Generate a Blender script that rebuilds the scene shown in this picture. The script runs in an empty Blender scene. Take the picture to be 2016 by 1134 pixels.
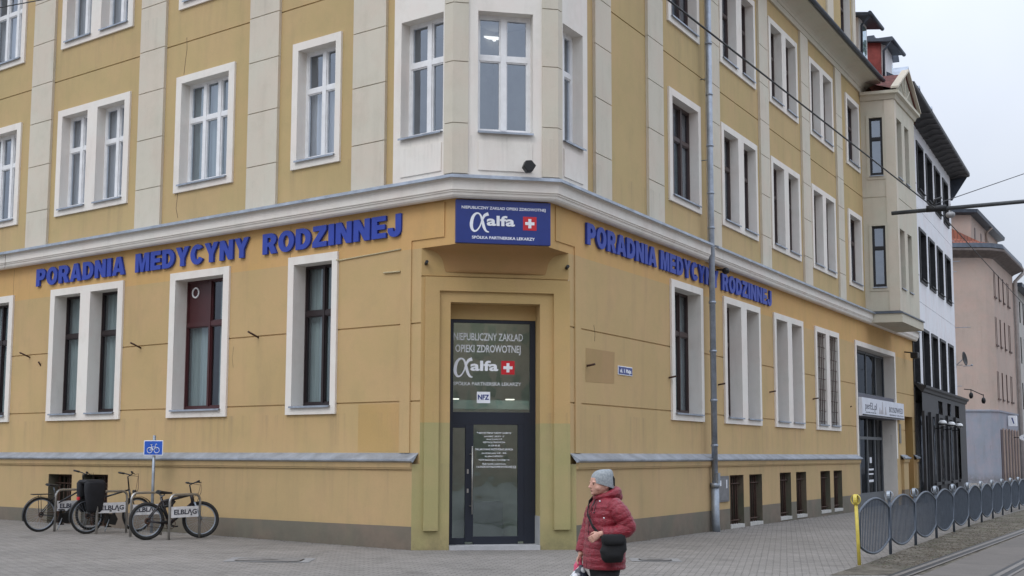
import bpy, bmesh, math, random
from mathutils import Vector, Matrix
from math import radians as RAD, sin, cos, pi
S = bpy.context.scene
COL = S.collection
rnd = random.Random(7)

# ------------------------------------------------------------------ camera
cam_d = bpy.data.cameras.new('camera'); cam = bpy.data.objects.new('camera', cam_d); COL.objects.link(cam)
S.camera = cam
PIT, ROLL = 0.109642427, 0.00238720740
fw = Vector((0, cos(PIT), sin(PIT))); upv = Vector((0, -sin(PIT), cos(PIT))); rt = Vector((1, 0, 0))
cr = rt*cos(ROLL)+upv*sin(ROLL); cu = upv*cos(ROLL)-rt*sin(ROLL)
cam.matrix_world = Matrix(((cr.x, cu.x, -fw.x, 0), (cr.y, cu.y, -fw.y, 0), (cr.z, cu.z, -fw.z, 1.62), (0, 0, 0, 1)))
cam_d.sensor_width = 36; cam_d.lens = 2513.72/2016*36; cam_d.shift_y = 50.75/2016
cam_d.clip_start = 0.1; cam_d.clip_end = 3000

# ------------------------------------------------------------------ world, sun, exposure
SUN_EL, SUN_AZ = RAD(48), RAD(215)      # azimuth measured from +Y clockwise
W = bpy.data.worlds.new('World'); S.world = W; W.use_nodes = True
nt = W.node_tree; nt.nodes.clear()
def wn(t, **k):
    n = nt.nodes.new(t)
    for a, b in k.items(): setattr(n, a, b)
    return n
sky = wn('ShaderNodeTexSky', sky_type='NISHITA', sun_disc=False, sun_elevation=SUN_EL, sun_rotation=SUN_AZ,
         air_density=1.0, dust_density=4.0, ozone_density=1.0)
hs = wn('ShaderNodeHueSaturation'); hs.inputs['Saturation'].default_value = 0.25
tc = wn('ShaderNodeTexCoord'); nz = wn('ShaderNodeTexNoise'); nz.inputs['Scale'].default_value = 3.0; nz.inputs['Detail'].default_value = 5
cr_ = wn('ShaderNodeValToRGB'); cr_.color_ramp.elements[0].position = .3; cr_.color_ramp.elements[1].position = .75
cr_.color_ramp.elements[0].color = (7.1, 7.85, 9.35, 1); cr_.color_ramp.elements[1].color = (8.6, 9.2, 10.2, 1)
mx = wn('ShaderNodeMix', data_type='RGBA'); mx.inputs[0].default_value = 0.9
sp_ = wn('ShaderNodeSeparateXYZ'); gm_ = wn('ShaderNodeMath', operation='MULTIPLY_ADD', use_clamp=False); gm_.inputs[1].default_value = 1.95; gm_.inputs[2].default_value = .64
mxg = wn('ShaderNodeMath', operation='MAXIMUM'); mxg.inputs[1].default_value = 0; sc_ = wn('ShaderNodeVectorMath', operation='SCALE')
bg = wn('ShaderNodeBackground'); bg.inputs['Strength'].default_value = 0.09
out = wn('ShaderNodeOutputWorld')
L_ = nt.links.new
L_(sky.outputs[0], hs.inputs['Color']); L_(tc.outputs['Generated'], nz.inputs['Vector']); L_(nz.outputs['Fac'], cr_.inputs['Fac'])
L_(hs.outputs[0], mx.inputs[6]); L_(cr_.outputs[0], mx.inputs[7]); L_(tc.outputs['Generated'], sp_.inputs[0]); L_(sp_.outputs[2], mxg.inputs[0]); L_(mxg.outputs[0], gm_.inputs[0]); L_(mx.outputs[2], sc_.inputs[0]); L_(gm_.outputs[0], sc_.inputs['Scale']); L_(sc_.outputs[0], bg.inputs['Color']); L_(bg.outputs[0], out.inputs['Surface'])
sd = bpy.data.lights.new('sun', 'SUN'); sun = bpy.data.objects.new('sun', sd); COL.objects.link(sun)
sd.energy = 0.6; sd.angle = RAD(25); sd.color = (1, .97, .92)
sdir = Vector((sin(SUN_AZ)*cos(SUN_EL), cos(SUN_AZ)*cos(SUN_EL), sin(SUN_EL)))
sun.rotation_euler = sdir.to_track_quat('Z', 'Y').to_euler()
S.view_settings.view_transform = 'Standard'; S.view_settings.look = 'None'
S.view_settings.exposure = 0.07; S.view_settings.gamma = 1; S.view_settings.use_curve_mapping = False
S.cycles.max_bounces = 7; S.cycles.transparent_max_bounces = 12

# ------------------------------------------------------------------ materials
def srgb(r, g, b):
    f = lambda c: ((c/255+.055)/1.055)**2.4 if c > 10 else c/255/12.92
    return (f(r), f(g), f(b), 1)
class NM:
    def __init__(s, name):
        s.m = bpy.data.materials.new(name); s.m.use_nodes = True; s.t = s.m.node_tree
        s.p = s.t.nodes['Principled BSDF']; s.o = s.t.nodes['Material Output']
    def n(s, t, **k):
        n = s.t.nodes.new(t)
        for a, b in k.items(): setattr(n, a, b)
        return n
    def l(s, a, b): s.t.links.new(a, b)
    def noise(s, scale, detail=4, rough=.6, vec=None):
        n = s.n('ShaderNodeTexNoise'); n.inputs['Scale'].default_value = scale; n.inputs['Detail'].default_value = detail
        n.inputs['Roughness'].default_value = rough
        if vec is None: vec = s.geo()
        s.l(vec, n.inputs['Vector']); return n.outputs['Fac']
    def geo(s):
        if not hasattr(s, 'g'): s.g = s.n('ShaderNodeNewGeometry')
        return s.g.outputs['Position']
    def ramp(s, fac, a, b, ca=(0, 0, 0, 1), cb=(1, 1, 1, 1)):
        n = s.n('ShaderNodeValToRGB'); e = n.color_ramp.elements
        e[0].position = a; e[1].position = b; e[0].color = ca; e[1].color = cb
        s.l(fac, n.inputs['Fac']); return n.outputs['Color']
    def mix(s, fac, a, b, blend='MIX'):
        n = s.n('ShaderNodeMix', data_type='RGBA', blend_type=blend)
        for i, v in ((0, fac), (6, a), (7, b)):
            if isinstance(v, (int, float)): n.inputs[i].default_value = v
            elif isinstance(v, tuple): n.inputs[i].default_value = v
            else: s.l(v, n.inputs[i])
        return n.outputs[2]
    def bump(s, h, st=.3, d=.01):
        b = s.n('ShaderNodeBump'); b.inputs['Strength'].default_value = st; b.inputs['Distance'].default_value = d
        s.l(h, b.inputs['Height']); s.l(b.outputs[0], s.p.inputs['Normal'])
def rough_mat(name, col, var=.12, scale=1.5, rough=.85, grain=60, bump=.25, metal=0, streak=0, dirt=None):
    M = NM(name); c = tuple(col[:3])+(1,)
    dk = tuple(x*(1-var*1.6) for x in c[:3])+(1,); lt = tuple(min(1, x*(1+var)) for x in c[:3])+(1,)
    f = M.ramp(M.noise(scale, 6), .3, .7)
    colr = M.mix(f, dk, lt)
    if grain: colr = M.mix(.10, colr, M.ramp(M.noise(grain, 3), .2, .8), 'OVERLAY')
    if streak:
        mp = M.n('ShaderNodeMapping'); mp.inputs['Scale'].default_value = (1, 1, .07); M.l(M.geo(), mp.inputs['Vector'])
        sf = M.noise(9, 5, .65, mp.outputs[0]); sr = M.ramp(sf, .55, .8)
        colr = M.mix(sr, colr, M.mix(streak, colr, (.12, .10, .08, 1)))
    if dirt:
        sr = M.ramp(M.noise(dirt[0], 8, .7), dirt[1], dirt[1]+.12)
        colr = M.mix(sr, colr, M.mix(.5, colr, dirt[2]))
    M.l(colr, M.p.inputs['Base Color']); M.p.inputs['Roughness'].default_value = rough; M.p.inputs['Metallic'].default_value = metal
    if bump: M.bump(M.noise(grain or 60, 4), bump, .006)
    return M.m
def plain(name, col, rough=.5, metal=0, var=.06, scale=6, bump=0):
    M = NM(name); c = tuple(col[:3])
    f = M.ramp(M.noise(scale, 5), .3, .7)
    M.l(M.mix(f, tuple(x*(1-var*1.5) for x in c)+(1,), tuple(min(1, x*(1+var)) for x in c)+(1,)), M.p.inputs['Base Color'])
    M.p.inputs['Roughness'].default_value = rough; M.p.inputs['Metallic'].default_value = metal
    if bump: M.bump(M.noise(80, 3), bump, .004)
    return M.m
def glass_mat(name, tint=(.86, .9, .9), refl=.10, graze=.75):
    M = NM(name); t = M.n('ShaderNodeBsdfTransparent'); t.inputs[0].default_value = tuple(tint)+(1,)
    g = M.n('ShaderNodeBsdfGlossy'); g.inputs['Roughness'].default_value = .02; g.inputs[0].default_value = (.80, .88, 1, 1)
    b = M.n('ShaderNodeBump'); b.inputs['Strength'].default_value = .25; b.inputs['Distance'].default_value = .03
    M.l(M.noise(1.3, 2), b.inputs['Height']); M.l(b.outputs[0], g.inputs['Normal'])
    lw = M.n('ShaderNodeLayerWeight'); lw.inputs['Blend'].default_value = .5
    pw = M.n('ShaderNodeMath', operation='POWER'); pw.inputs[1].default_value = 4.0; M.l(lw.outputs['Facing'], pw.inputs[0])
    ad = M.n('ShaderNodeMath', operation='MULTIPLY_ADD'); ad.inputs[1].default_value = graze; ad.inputs[2].default_value = refl; ad.use_clamp = True
    M.l(pw.outputs[0], ad.inputs[0]); ms = M.n('ShaderNodeMixShader')
    M.l(ad.outputs[0], ms.inputs[0]); M.l(t.outputs[0], ms.inputs[1]); M.l(g.outputs[0], ms.inputs[2]); M.l(ms.outputs[0], M.o.inputs[0])
    return M.m
def stucco(name, bands, streak=.25, var=.07):
    """plaster painted in horizontal colour zones: bands = [(z_from, colour)...] with a slightly uneven, weathered coat"""
    M = NM(name); sep = M.n('ShaderNodeSeparateXYZ'); M.l(M.geo(), sep.inputs[0])
    c = bands[0][1]
    for z, cc in bands[1:]:
        gt = M.n('ShaderNodeMath', operation='GREATER_THAN'); gt.inputs[1].default_value = z; M.l(sep.outputs[2], gt.inputs[0])
        c = M.mix(gt.outputs[0], c, cc)
    f = M.ramp(M.noise(.55, 5), .3, .7, (1-var*1.3,)*3+(1,), (1+var*.5,)*3+(1,))
    c = M.mix(1.0, c, f, 'MULTIPLY')
    pk = M.ramp(M.noise(1.1, 4, .6), .42, .62); c = M.mix(pk, c, M.mix(.09, c, (.60, .26, .20, 1))); pg = M.ramp(M.noise(2.3, 6, .65), .5, .7); c = M.mix(pg, c, M.mix(.10, c, (.22, .22, .12, 1)))
    mp = M.n('ShaderNodeMapping'); mp.inputs['Scale'].default_value = (1, 1, .16); M.l(M.geo(), mp.inputs['Vector'])
    sr = M.ramp(M.noise(2.6, 7, .6, mp.outputs[0]), .52, .8, (0, 0, 0, 1), (streak*.75,)*3+(1,))
    c = M.mix(sr, c, (.16, .13, .09, 1))
    for zs in (1.46, 2.35, 7.04, 10.98):
        a1 = M.n('ShaderNodeMapRange'); a1.inputs['From Min'].default_value = zs-1.0; a1.inputs['From Max'].default_value = zs; M.l(sep.outputs[2], a1.inputs['Value'])
        lt = M.n('ShaderNodeMath', operation='LESS_THAN'); lt.inputs[1].default_value = zs; M.l(sep.outputs[2], lt.inputs[0])
        mm = M.n('ShaderNodeMath', operation='MULTIPLY'); M.l(a1.outputs[0], mm.inputs[0]); M.l(lt.outputs[0], mm.inputs[1])
        m2 = M.n('ShaderNodeMath', operation='MULTIPLY'); M.l(mm.outputs[0], m2.inputs[0]); mp2 = M.n('ShaderNodeMapping'); mp2.inputs['Scale'].default_value = (1, 1, .05); mp2.inputs['Location'].default_value = (zs, 0, 0); M.l(M.geo(), mp2.inputs['Vector'])
        M.l(M.ramp(M.noise(4.2, 7, .7, mp2.outputs[0]), .52, .75, (0, 0, 0, 1), (.34,)*3+(1,)), m2.inputs[1]); c = M.mix(m2.outputs[0], c, (.13, .11, .09, 1))
    a1 = M.n('ShaderNodeMapRange'); a1.inputs['From Min'].default_value = .45; a1.inputs['From Max'].default_value = -.1; M.l(sep.outputs[2], a1.inputs['Value'])
    m2 = M.n('ShaderNodeMath', operation='MULTIPLY'); M.l(a1.outputs[0], m2.inputs[0]); M.l(M.ramp(M.noise(4, 7, .75), .35, .7, (.1, .1, .1, 1), (.7,)*3+(1,)), m2.inputs[1]); c = M.mix(m2.outputs[0], c, (.08, .072, .055, 1))
    sp = M.ramp(M.noise(24, 6, .7), .66, .74, (0, 0, 0, 1), (.25,)*3+(1,)); c = M.mix(sp, c, (.2, .16, .10, 1))
    c = M.mix(.12, c, M.ramp(M.noise(140, 2), .2, .8), 'OVERLAY')
    M.l(c, M.p.inputs['Base Color']); M.p.inputs['Roughness'].default_value = .92
    M.bump(M.noise(120, 3), .35, .006); return M.m

OCH = (.50, .375, .180, 1); OCH2 = (.525, .372, .175, 1); FRZ = (.60, .375, .145, 1); GRN = (.385, .34, .155, 1)
m_wall = stucco('ochre_plaster', [(-9, OCH2), (5.19, FRZ), (6.0, OCH)])
m_door = stucco('corner_plaster', [(-9, GRN), (2.16, (.50, .345, .145, 1)), (5.19, FRZ)], .15)
m_plinth = stucco('plinth_plaster', [(-9, (.165, .15, .115, 1)), (0.39, (.48, .345, .17, 1))], .2)
m_cream = stucco('cream_plaster', [(-9, (.57, .54, .44, 1))], .18, .05)
m_white = stucco('white_plaster', [(-9, (.80, .76, .695, 1))], .22, .04)
m_beige = stucco('beige_plaster', [(-9, (.62, .575, .475, 1))], .18, .05)
m_zinc = rough_mat('zinc_sheet', (.36, .40, .46), .2, 3, .45, 30, .1, .5)
m_zincd = rough_mat('dark_zinc_sheet', (.07, .085, .11), .2, 3, .5, 30, .1, .3)
m_pvc = plain('white_window_frame', (.80, .80, .80), .35)
m_brown = plain('brown_window_frame', (.055, .035, .032), .4)
m_redbr = plain('maroon_window_frame', (.060, .014, .016), .4)
m_darkfr = plain('near_black_window_frame', (.022, .013, .014), .4)
m_blackf = plain('black_window_frame', (.012, .012, .014), .45)
m_navy = plain('navy_door_frame', (.009, .013, .024), .5)
m_shopg = glass_mat('shop_glass', (.6, .62, .64), .03, .25); m_glass = glass_mat('window_glass', (.84, .88, .92), .25); m_glassd = glass_mat('door_glass', (.86, .92, .87), .17); m_glassg = glass_mat('ground_floor_glass', (.86, .9, .92), .10)
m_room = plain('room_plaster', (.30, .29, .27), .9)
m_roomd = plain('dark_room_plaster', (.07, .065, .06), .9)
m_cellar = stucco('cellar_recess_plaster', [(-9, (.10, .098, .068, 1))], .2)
m_lamp = NM('ceiling_lamp_glow'); m_lamp.p.inputs['Emission Color'].default_value = (1, .98, .9, 1); m_lamp.p.inputs['Emission Strength'].default_value = 1.3; m_lamp = m_lamp.m
def curtain_mat(name, col):
    M = NM(name); mp = M.n('ShaderNodeMapping'); mp.inputs['Scale'].default_value = (1, 1, .03); M.l(M.geo(), mp.inputs['Vector'])
    f = M.ramp(M.noise(14, 3, .5, mp.outputs[0]), .35, .65)
    M.l(M.mix(f, tuple(x*.7 for x in col)+(1,), tuple(col)+(1,)), M.p.inputs['Base Color']); M.p.inputs['Roughness'].default_value = .9
    M.bump(M.noise(14, 3, .5, mp.outputs[0]), .8, .03); return M.m
m_curt = curtain_mat('net_curtain', (.62, .62, .62)); m_blind = curtain_mat('grey_green_blind', (.34, .40, .38))
m_rust = rough_mat('rusty_iron', (.07, .035, .022), .3, 20, .8, 80, .2)
m_black = plain('black_plastic', (.008, .008, .009), .5)
m_rubber = plain('tyre_rubber', (.02, .019, .018), .85, 0, .2, 30)
m_steel = rough_mat('brushed_steel', (.42, .41, .39), .12, 8, .38, 60, .05, .85)
m_galv = rough_mat('galvanised_steel', (.33, .37, .42), .15, 6, .5, 60, .08, .6)
m_fence = rough_mat('painted_fence_steel', (.085, .105, .135), .15, 6, .5, 60, .08, .2)
m_yel = rough_mat('yellow_paint', (.62, .50, .09), .12, 8, .5, 60, .1)
m_blue = plain('letter_blue', (.018, .05, .36), .5, 0, .05)
m_bluep = plain('sign_blue', (.02, .04, .20), .3, 0, .05)
m_redp = plain('sign_red', (.55, .02, .03), .35); m_wht = plain('sign_white', (.8, .82, .86), .4)
m_ink = plain('dark_print', (.03, .035, .06), .5)
m_wire = plain('wire_metal', (.02, .02, .022), .6)
m_iron = rough_mat('cast_iron', (.20, .19, .18), .2, 9, .7, 50, .3, .2)

# ------------------------------------------------------------------ plan geometry (metres)
A = Vector((-1.70641, 21.985305, 0)); B = Vector((1.134035, 22.571011, 0))
dL = Vector((-.78790466, .61579724, 0)); nL = Vector((-.61579724, -.78790466, 0))
dR = Vector((.47936676, .87761467, 0)); nR = Vector((.87761467, -.47936676, 0))
dC = Vector((.97939514, .20195334, 0)); nC = Vector((.20195334, -.97939514, 0))
class Fr:
    def __init__(s, o, d, n): s.o, s.d, s.n = o, d, n
    def p(s, u, w, z): return s.o+s.d*u+s.n*w+Vector((0, 0, z))
FL = Fr(A, dL, nL); FR = Fr(B, dR, nR); FC = Fr(A, dC, nC)
UL = FL.p(-.97, .12, 0); UR = FR.p(-.97, .12, 0); FU = Fr(UL, dC, nC)          # first-floor corner bay front
PW = FR.p(29.9, -.1, 0); aW = RAD(26.0); FW = Fr(PW, Vector((sin(aW), cos(aW), 0)), Vector((cos(aW), -sin(aW), 0)))
def gz(x): return -.02-.0098*x
WM = -.10       # main wall plane behind the plinth face

class MB:
    def __init__(s): s.v = []; s.f = []; s.mi = []; s.k = 0; s.sm = []
    def add(s, vs, fs, smooth=False):
        b = len(s.v); s.v += [Vector(v) for v in vs]
        for f in fs: s.f.append([b+i for i in f]); s.mi.append(s.k); s.sm.append(smooth)
    def quad(s, a, b, c, d): s.add([a, b, c, d], [(0, 1, 2, 3)])
    def box(s, F, u0, u1, w0, w1, z0, z1):
        P = [F.p(u, w, z) for z in (z0, z1) for w in (w0, w1) for u in (u0, u1)]
        s.add(P, [(0, 1, 3, 2), (4, 6, 7, 5), (0, 4, 5, 1), (2, 3, 7, 6), (0, 2, 6, 4), (1, 5, 7, 3)])
    def prism(s, F, poly, w0, w1):
        n = len(poly); P = [F.p(u, w, z) for w in (w0, w1) for u, z in poly]
        s.add(P, [tuple(range(n)), tuple(range(2*n-1, n-1, -1))]+[(i, (i+1) % n, n+(i+1) % n, n+i) for i in range(n)])
    def tube(s, pts, r, seg=8, closed=False, cap=True):
        pts = [Vector(p) for p in pts]; n = len(pts); rs = r if isinstance(r, (list, tuple)) else [r]*n
        T = []
        for i in range(n):
            if closed: t = pts[(i+1) % n]-pts[i-1]
            else: t = pts[min(i+1, n-1)]-pts[max(i-1, 0)]
            T.append(t.normalized())
        x = T[0].orthogonal().normalized(); V = []
        for i in range(n):
            x = (x-T[i]*x.dot(T[i])).normalized(); y = T[i].cross(x)
            for k in range(seg): a = 2*pi*k/seg; V.append(pts[i]+(x*cos(a)+y*sin(a))*rs[i])
        F = [(i*seg+k, i*seg+(k+1) % seg, (i+1) % n*seg+(k+1) % seg, (i+1) % n*seg+k) for i in range(n if closed else n-1) for k in range(seg)]
        s.add(V, F, True)
        if cap and not closed: s.add(V[:seg], [tuple(range(seg))]); s.add(V[-seg:], [tuple(range(seg))])
    def loft(s, rings, cap=True, smooth=True):
        m = len(rings[0]); V = [p for r in rings for p in r]
        s.add(V, [(i*m+k, i*m+(k+1) % m, (i+1)*m+(k+1) % m, (i+1)*m+k) for i in range(len(rings)-1) for k in range(m)], smooth)
        if cap: s.add(rings[0], [tuple(range(m))]); s.add(rings[-1], [tuple(range(m))])
    def ball(s, c, r, seg=12, rings=8):
        c = Vector(c); r = Vector((r, r, r)) if isinstance(r, (int, float)) else Vector(r)
        R = []
        for i in range(1, rings):
            t = pi*i/rings; R.append([c+Vector((r.x*sin(t)*cos(2*pi*k/seg), r.y*sin(t)*sin(2*pi*k/seg), r.z*cos(t))) for k in range(seg)])
        s.loft(R)
ROOTLOC = {}
def basis(o):
    return ROOTLOC.get(o.name, Vector((0, 0, 0))) if o else Vector((0, 0, 0))
def obj(name, mb, mat, parent=None, loc=None, bevel=0, doubles=True, recalc=True):
    off = basis(parent) if parent else (Vector(loc) if loc is not None else Vector((0, 0, 0)))
    me = bpy.data.meshes.new(name); me.from_pydata([tuple(v-off) for v in mb.v], [], mb.f)
    me.polygons.foreach_set('material_index', mb.mi); me.polygons.foreach_set('use_smooth', mb.sm)
    for m in (mat if isinstance(mat, (list, tuple)) else [mat]): me.materials.append(m)
    bm = bmesh.new(); bm.from_mesh(me)
    if doubles: bmesh.ops.remove_doubles(bm, verts=bm.verts, dist=1e-5)
    if recalc: bmesh.ops.recalc_face_normals(bm, faces=bm.faces)
    bm.to_mesh(me); bm.free(); me.update()
    o = bpy.data.objects.new(name, me); COL.objects.link(o)
    if parent: o.parent = parent; ROOTLOC[o.name] = off
    else: o.location = off; ROOTLOC[o.name] = off
    if bevel:
        b = o.modifiers.new('bevel', 'BEVEL'); b.width = bevel; b.segments = 2; b.limit_method = 'ANGLE'
    return o
def tag(o, label=None, cat=None, group=None, kind=None):
    if label: o['label'] = label
    if cat: o['category'] = cat
    if group: o['group'] = group
    if kind: o['kind'] = kind
    return o
def thing(name, loc, label, cat, group=None):
    o = bpy.data.objects.new(name, None); COL.objects.link(o); o.location = loc; o.empty_display_size = .2
    ROOTLOC[o.name] = Vector(loc); return tag(o, label, cat, group)
def copy_tree(o, parent=None):
    c = o.copy(); COL.objects.link(c)
    if parent: c.parent = parent
    for ch in [x for x in bpy.data.objects if x.parent == o]: copy_tree(ch, c)
    return c

# ---- builders
def grid_wall(mb, F, u0, u1, z0, z1, holes, w, grooves=(), gd=.022, gh=.013):
    us = {u0, u1}; zs = {z0, z1}
    for a, b, c, d in holes: us |= {max(a, u0), min(b, u1)}; zs |= {c, d}
    rows = [g for g in grooves if z0 < g < z1]
    for g in rows: zs |= {g-gh, g+gh}
    us = sorted(u for u in us if u0 <= u <= u1); zs = sorted(z for z in zs if z0 <= z <= z1)
    for i in range(len(us)-1):
        for j in range(len(zs)-1):
            a, b, c, d = us[i], us[i+1], zs[j], zs[j+1]; um, zm = (a+b)/2, (c+d)/2
            if any(h[0] < um < h[1] and h[2] < zm < h[3] for h in holes): continue
            if any(abs(zm-g) < gh for g in rows):
                mb.quad(F.p(a, w-gd, c), F.p(b, w-gd, c), F.p(b, w-gd, d), F.p(a, w-gd, d))
                for z in (c, d): mb.quad(F.p(a, w-gd, z), F.p(b, w-gd, z), F.p(b, w, z), F.p(a, w, z))
            else: mb.quad(F.p(a, w, c), F.p(b, w, c), F.p(b, w, d), F.p(a, w, d))
def line_isect(p, d, q, e):
    den = d.x*e.y-d.y*e.x; t = ((q.x-p.x)*e.y-(q.y-p.y)*e.x)/den; return p+d*t
def offset_path(pts, w):
    """plan polyline (left end -> right end as seen from the street) moved outwards by w, mitred"""
    out = []; segs = []
    for a, b in zip(pts, pts[1:]):
        d = (b-a).normalized(); n = Vector((d.y, -d.x, 0)); segs.append((a+n*w, d))
    out.append(segs[0][0])
    for (a, d), (b, e) in zip(segs, segs[1:]): out.append(line_isect(a, d, b, e))
    d = segs[-1][1]; out.append(segs[-1][0]+d*(pts[-1]-pts[-2]).length)
    return out
def sweep(mb, pts, prof):
    R = []
    for w, z in prof: R.append([Vector((p.x, p.y, z)) for p in offset_path(pts, w)])
    for i in range(len(R)-1):
        for k in range(len(pts)-1): mb.quad(R[i][k], R[i][k+1], R[i+1][k+1], R[i+1][k])
    for e in (0, -1): mb.add([r[e] for r in R], [tuple(range(len(R)))])
def room(mb, F, a, b, c, d, w0, w1):
    P = lambda u, w, z: F.p(u, w, z)
    mb.quad(P(a, w1, c), P(b, w1, c), P(b, w1, d), P(a, w1, d))
    mb.quad(P(a, w0, c), P(a, w1, c), P(a, w1, d), P(a, w0, d)); mb.quad(P(b, w0, c), P(b, w1, c), P(b, w1, d), P(b, w0, d))
    mb.quad(P(a, w0, c), P(b, w0, c), P(b, w1, c), P(a, w1, c)); mb.quad(P(a, w0, d), P(b, w0, d), P(b, w1, d), P(a, w1, d))
def window(F, root, outer, ops, wm, depth, fmat, nl=2, trans=.36, surround=m_white, proud=.045, curtain=None, sillmat=m_zinc,
           roomm=m_room, grille=False, lights=None, name='window', fwid=.055, glass=None, blank=(), sill_out=.05, mull=.05):
    """outer=(u0,u1,z0,z1) plaster surround, ops=list of openings; returns the window part"""
    wf = wm+proud; mb = MB()
    if outer:
        u0, u1, z0, z1 = outer; grid_wall(mb, F, u0, u1, z0, z1, ops, wf)
        for a, b in ((u0, u0), (u1, u1)): mb.quad(F.p(a, wm, z0), F.p(a, wf, z0), F.p(a, wf, z1), F.p(a, wm, z1))
        for z in (z0, z1): mb.quad(F.p(u0, wm, z), F.p(u1, wm, z), F.p(u1, wf, z), F.p(u0, wf, z))
    wb = wf-depth
    for a, b, c, d in ops:
        for u in (a, b): mb.quad(F.p(u, wf, c), F.p(u, wb, c), F.p(u, wb, d), F.p(u, wf, d))
        for z in (c, d): mb.quad(F.p(a, wf, z), F.p(b, wf, z), F.p(b, wb, z), F.p(a, wb, z))
    win = obj(name, mb, surround, root)
    fm, gm, sm, rm, cm = MB(), MB(), MB(), MB(), MB()
    for i, (a, b, c, d) in enumerate(ops):
        lo = c+.035; t = fwid; w1 = wb+.03; w0 = wb-.04
        fm.box(F, a, a+t, w0, w1, lo, d); fm.box(F, b-t, b, w0, w1, lo, d)
        fm.box(F, a+t, b-t, w0, w1, lo, lo+t+.01); fm.box(F, a+t, b-t, w0, w1, d-t, d)
        zt = d-(d-c)*trans; fm.box(F, a+t, b-t, w0, w1+.004, zt-.045, zt+.045)
        n = nl if not lights else lights[i]
        xs = [a+t+(b-a-2*t)*k/n for k in range(n+1)]
        for k in range(1, n): fm.box(F, xs[k]-mull, xs[k]+mull, w0+.003, w1+.012, lo+t+.01, d-t)
        for k in range(n):       # inner sash steps
            for zz0, zz1 in ((lo+t+.01, zt-.045), (zt+.045, d-t)):
                l = xs[k]+(mull if k else 0); r = xs[k+1]-(mull if k < n-1 else 0); q = .022
                fm.box(F, l, l+q, w0+.006, w1-.014, zz0, zz1); fm.box(F, r-q, r, w0+.006, w1-.014, zz0, zz1)
                fm.box(F, l+q, r-q, w0+.006, w1-.014, zz0, zz0+q); fm.box(F, l+q, r-q, w0+.006, w1-.014, zz1-q, zz1)
        gm.quad(F.p(a+t*.5, wb-.015, lo), F.p(b-t*.5, wb-.015, lo), F.p(b-t*.5, wb-.015, d-.01), F.p(a+t*.5, wb-.015, d-.01))
        # sloping metal sill with a folded front edge
        P = [(wb+.02, c+.034), (wf+sill_out, c+.012), (wf+sill_out, c-.022), (wf+sill_out-.004, c-.022), (wf+sill_out-.004, c+.004), (wf+.001, c+.002)]
        e = .02 if outer else 0
        for q0, q1 in zip(P, P[1:]): sm.quad(F.p(a-e, *q0), F.p(b+e, *q0), F.p(b+e, *q1), F.p(a-e, *q1))
        for u in (a-e, b+e): sm.add([F.p(u, *q) for q in P], [tuple(range(len(P)))])
        room(rm, F, a-.0, b+.0, c+.03, d-.0, wb-.05, wb-1.5)
        if curtain:
            kk = rnd.random(); cu0 = a+.03; cu1 = b-.03
            spans = [(cu0, cu0+(cu1-cu0)*(.28+.15*kk)), (cu1-(cu1-cu0)*(.25+.15*kk), cu1)] if curtain[1] == 'sides' else [(cu0, cu1)]
            zc = c+.04 if curtain[1] != 'half' else c+.04
            zd = d-.03 if curtain[1] != 'half' else zt
            for s0, s1 in spans:
                n_ = 24; V = [F.p(s0+(s1-s0)*k/n_, wb-.13+.02*sin(k*1.9), z) for z in (zc, zd) for k in range(n_+1)]
                cm.add(V, [(k, k+1, n_+2+k, n_+1+k) for k in range(n_)], True)
        if grille:
            for k in range(1, 5): u = a+(b-a)*k/5; grl.tube([F.p(u, wf-.05, c+.02), F.p(u, wf-.05, d-.02)], .012, 6)
            for k in range(9): z = c+.1+(d-c-.2)*k/8; grl.tube([F.p(a, wf-.05, z), F.p(b, wf-.05, z)], .009, 6)
    fr = obj('window_frame', fm, fmat, win); gl = obj('window_pane', gm, glass or m_glass, win)
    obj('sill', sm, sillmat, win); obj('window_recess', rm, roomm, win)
    if curtain: obj('curtain', cm, curtain[0], win, recalc=False)
    if grille: obj('grille', grl, m_rust, win)
    return win
grl = MB()

def text_mesh(txt, size=1, extr=.0, bold=0, res=3):
    cu_ = bpy.data.curves.new('lettering', 'FONT'); cu_.body = txt; cu_.size = size; cu_.extrude = extr; cu_.offset = bold
    cu_.resolution_u = res; cu_.fill_mode = 'BOTH'; cu_.align_x = 'LEFT'
    o = bpy.data.objects.new('lettering', cu_); COL.objects.link(o); dg = bpy.context.evaluated_depsgraph_get()
    me = bpy.data.meshes.new_from_object(o.evaluated_get(dg)); bpy.data.objects.remove(o); bpy.data.curves.remove(cu_)
    vs = [v.co.copy() for v in me.vertices]; fs = [tuple(p.vertices) for p in me.polygons]; bpy.data.meshes.remove(me)
    return vs, fs
def put_text(mb, txt, F, ua, ub, z0, z1, w, bold=.01, thick=.004, sgn=1, bounds_text=None):
    """lettering from ua to ub (reading direction), cap height z0..z1, standing proud of plane w"""
    vs, fs = text_mesh(txt, 1, .5, bold)
    if not vs: return
    x0 = min(v.x for v in vs); x1 = max(v.x for v in vs)
    hv, _ = text_mesh(bounds_text or 'E', 1, .5, bold); y0 = min(v.y for v in hv); y1 = max(v.y for v in hv)
    mb.add([F.p(ua+(v.x-x0)/(x1-x0)*(ub-ua), w+(v.z+.5)*thick, z0+(v.y-y0)/(y1-y0)*(z1-z0)) for v in vs], fs)
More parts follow.
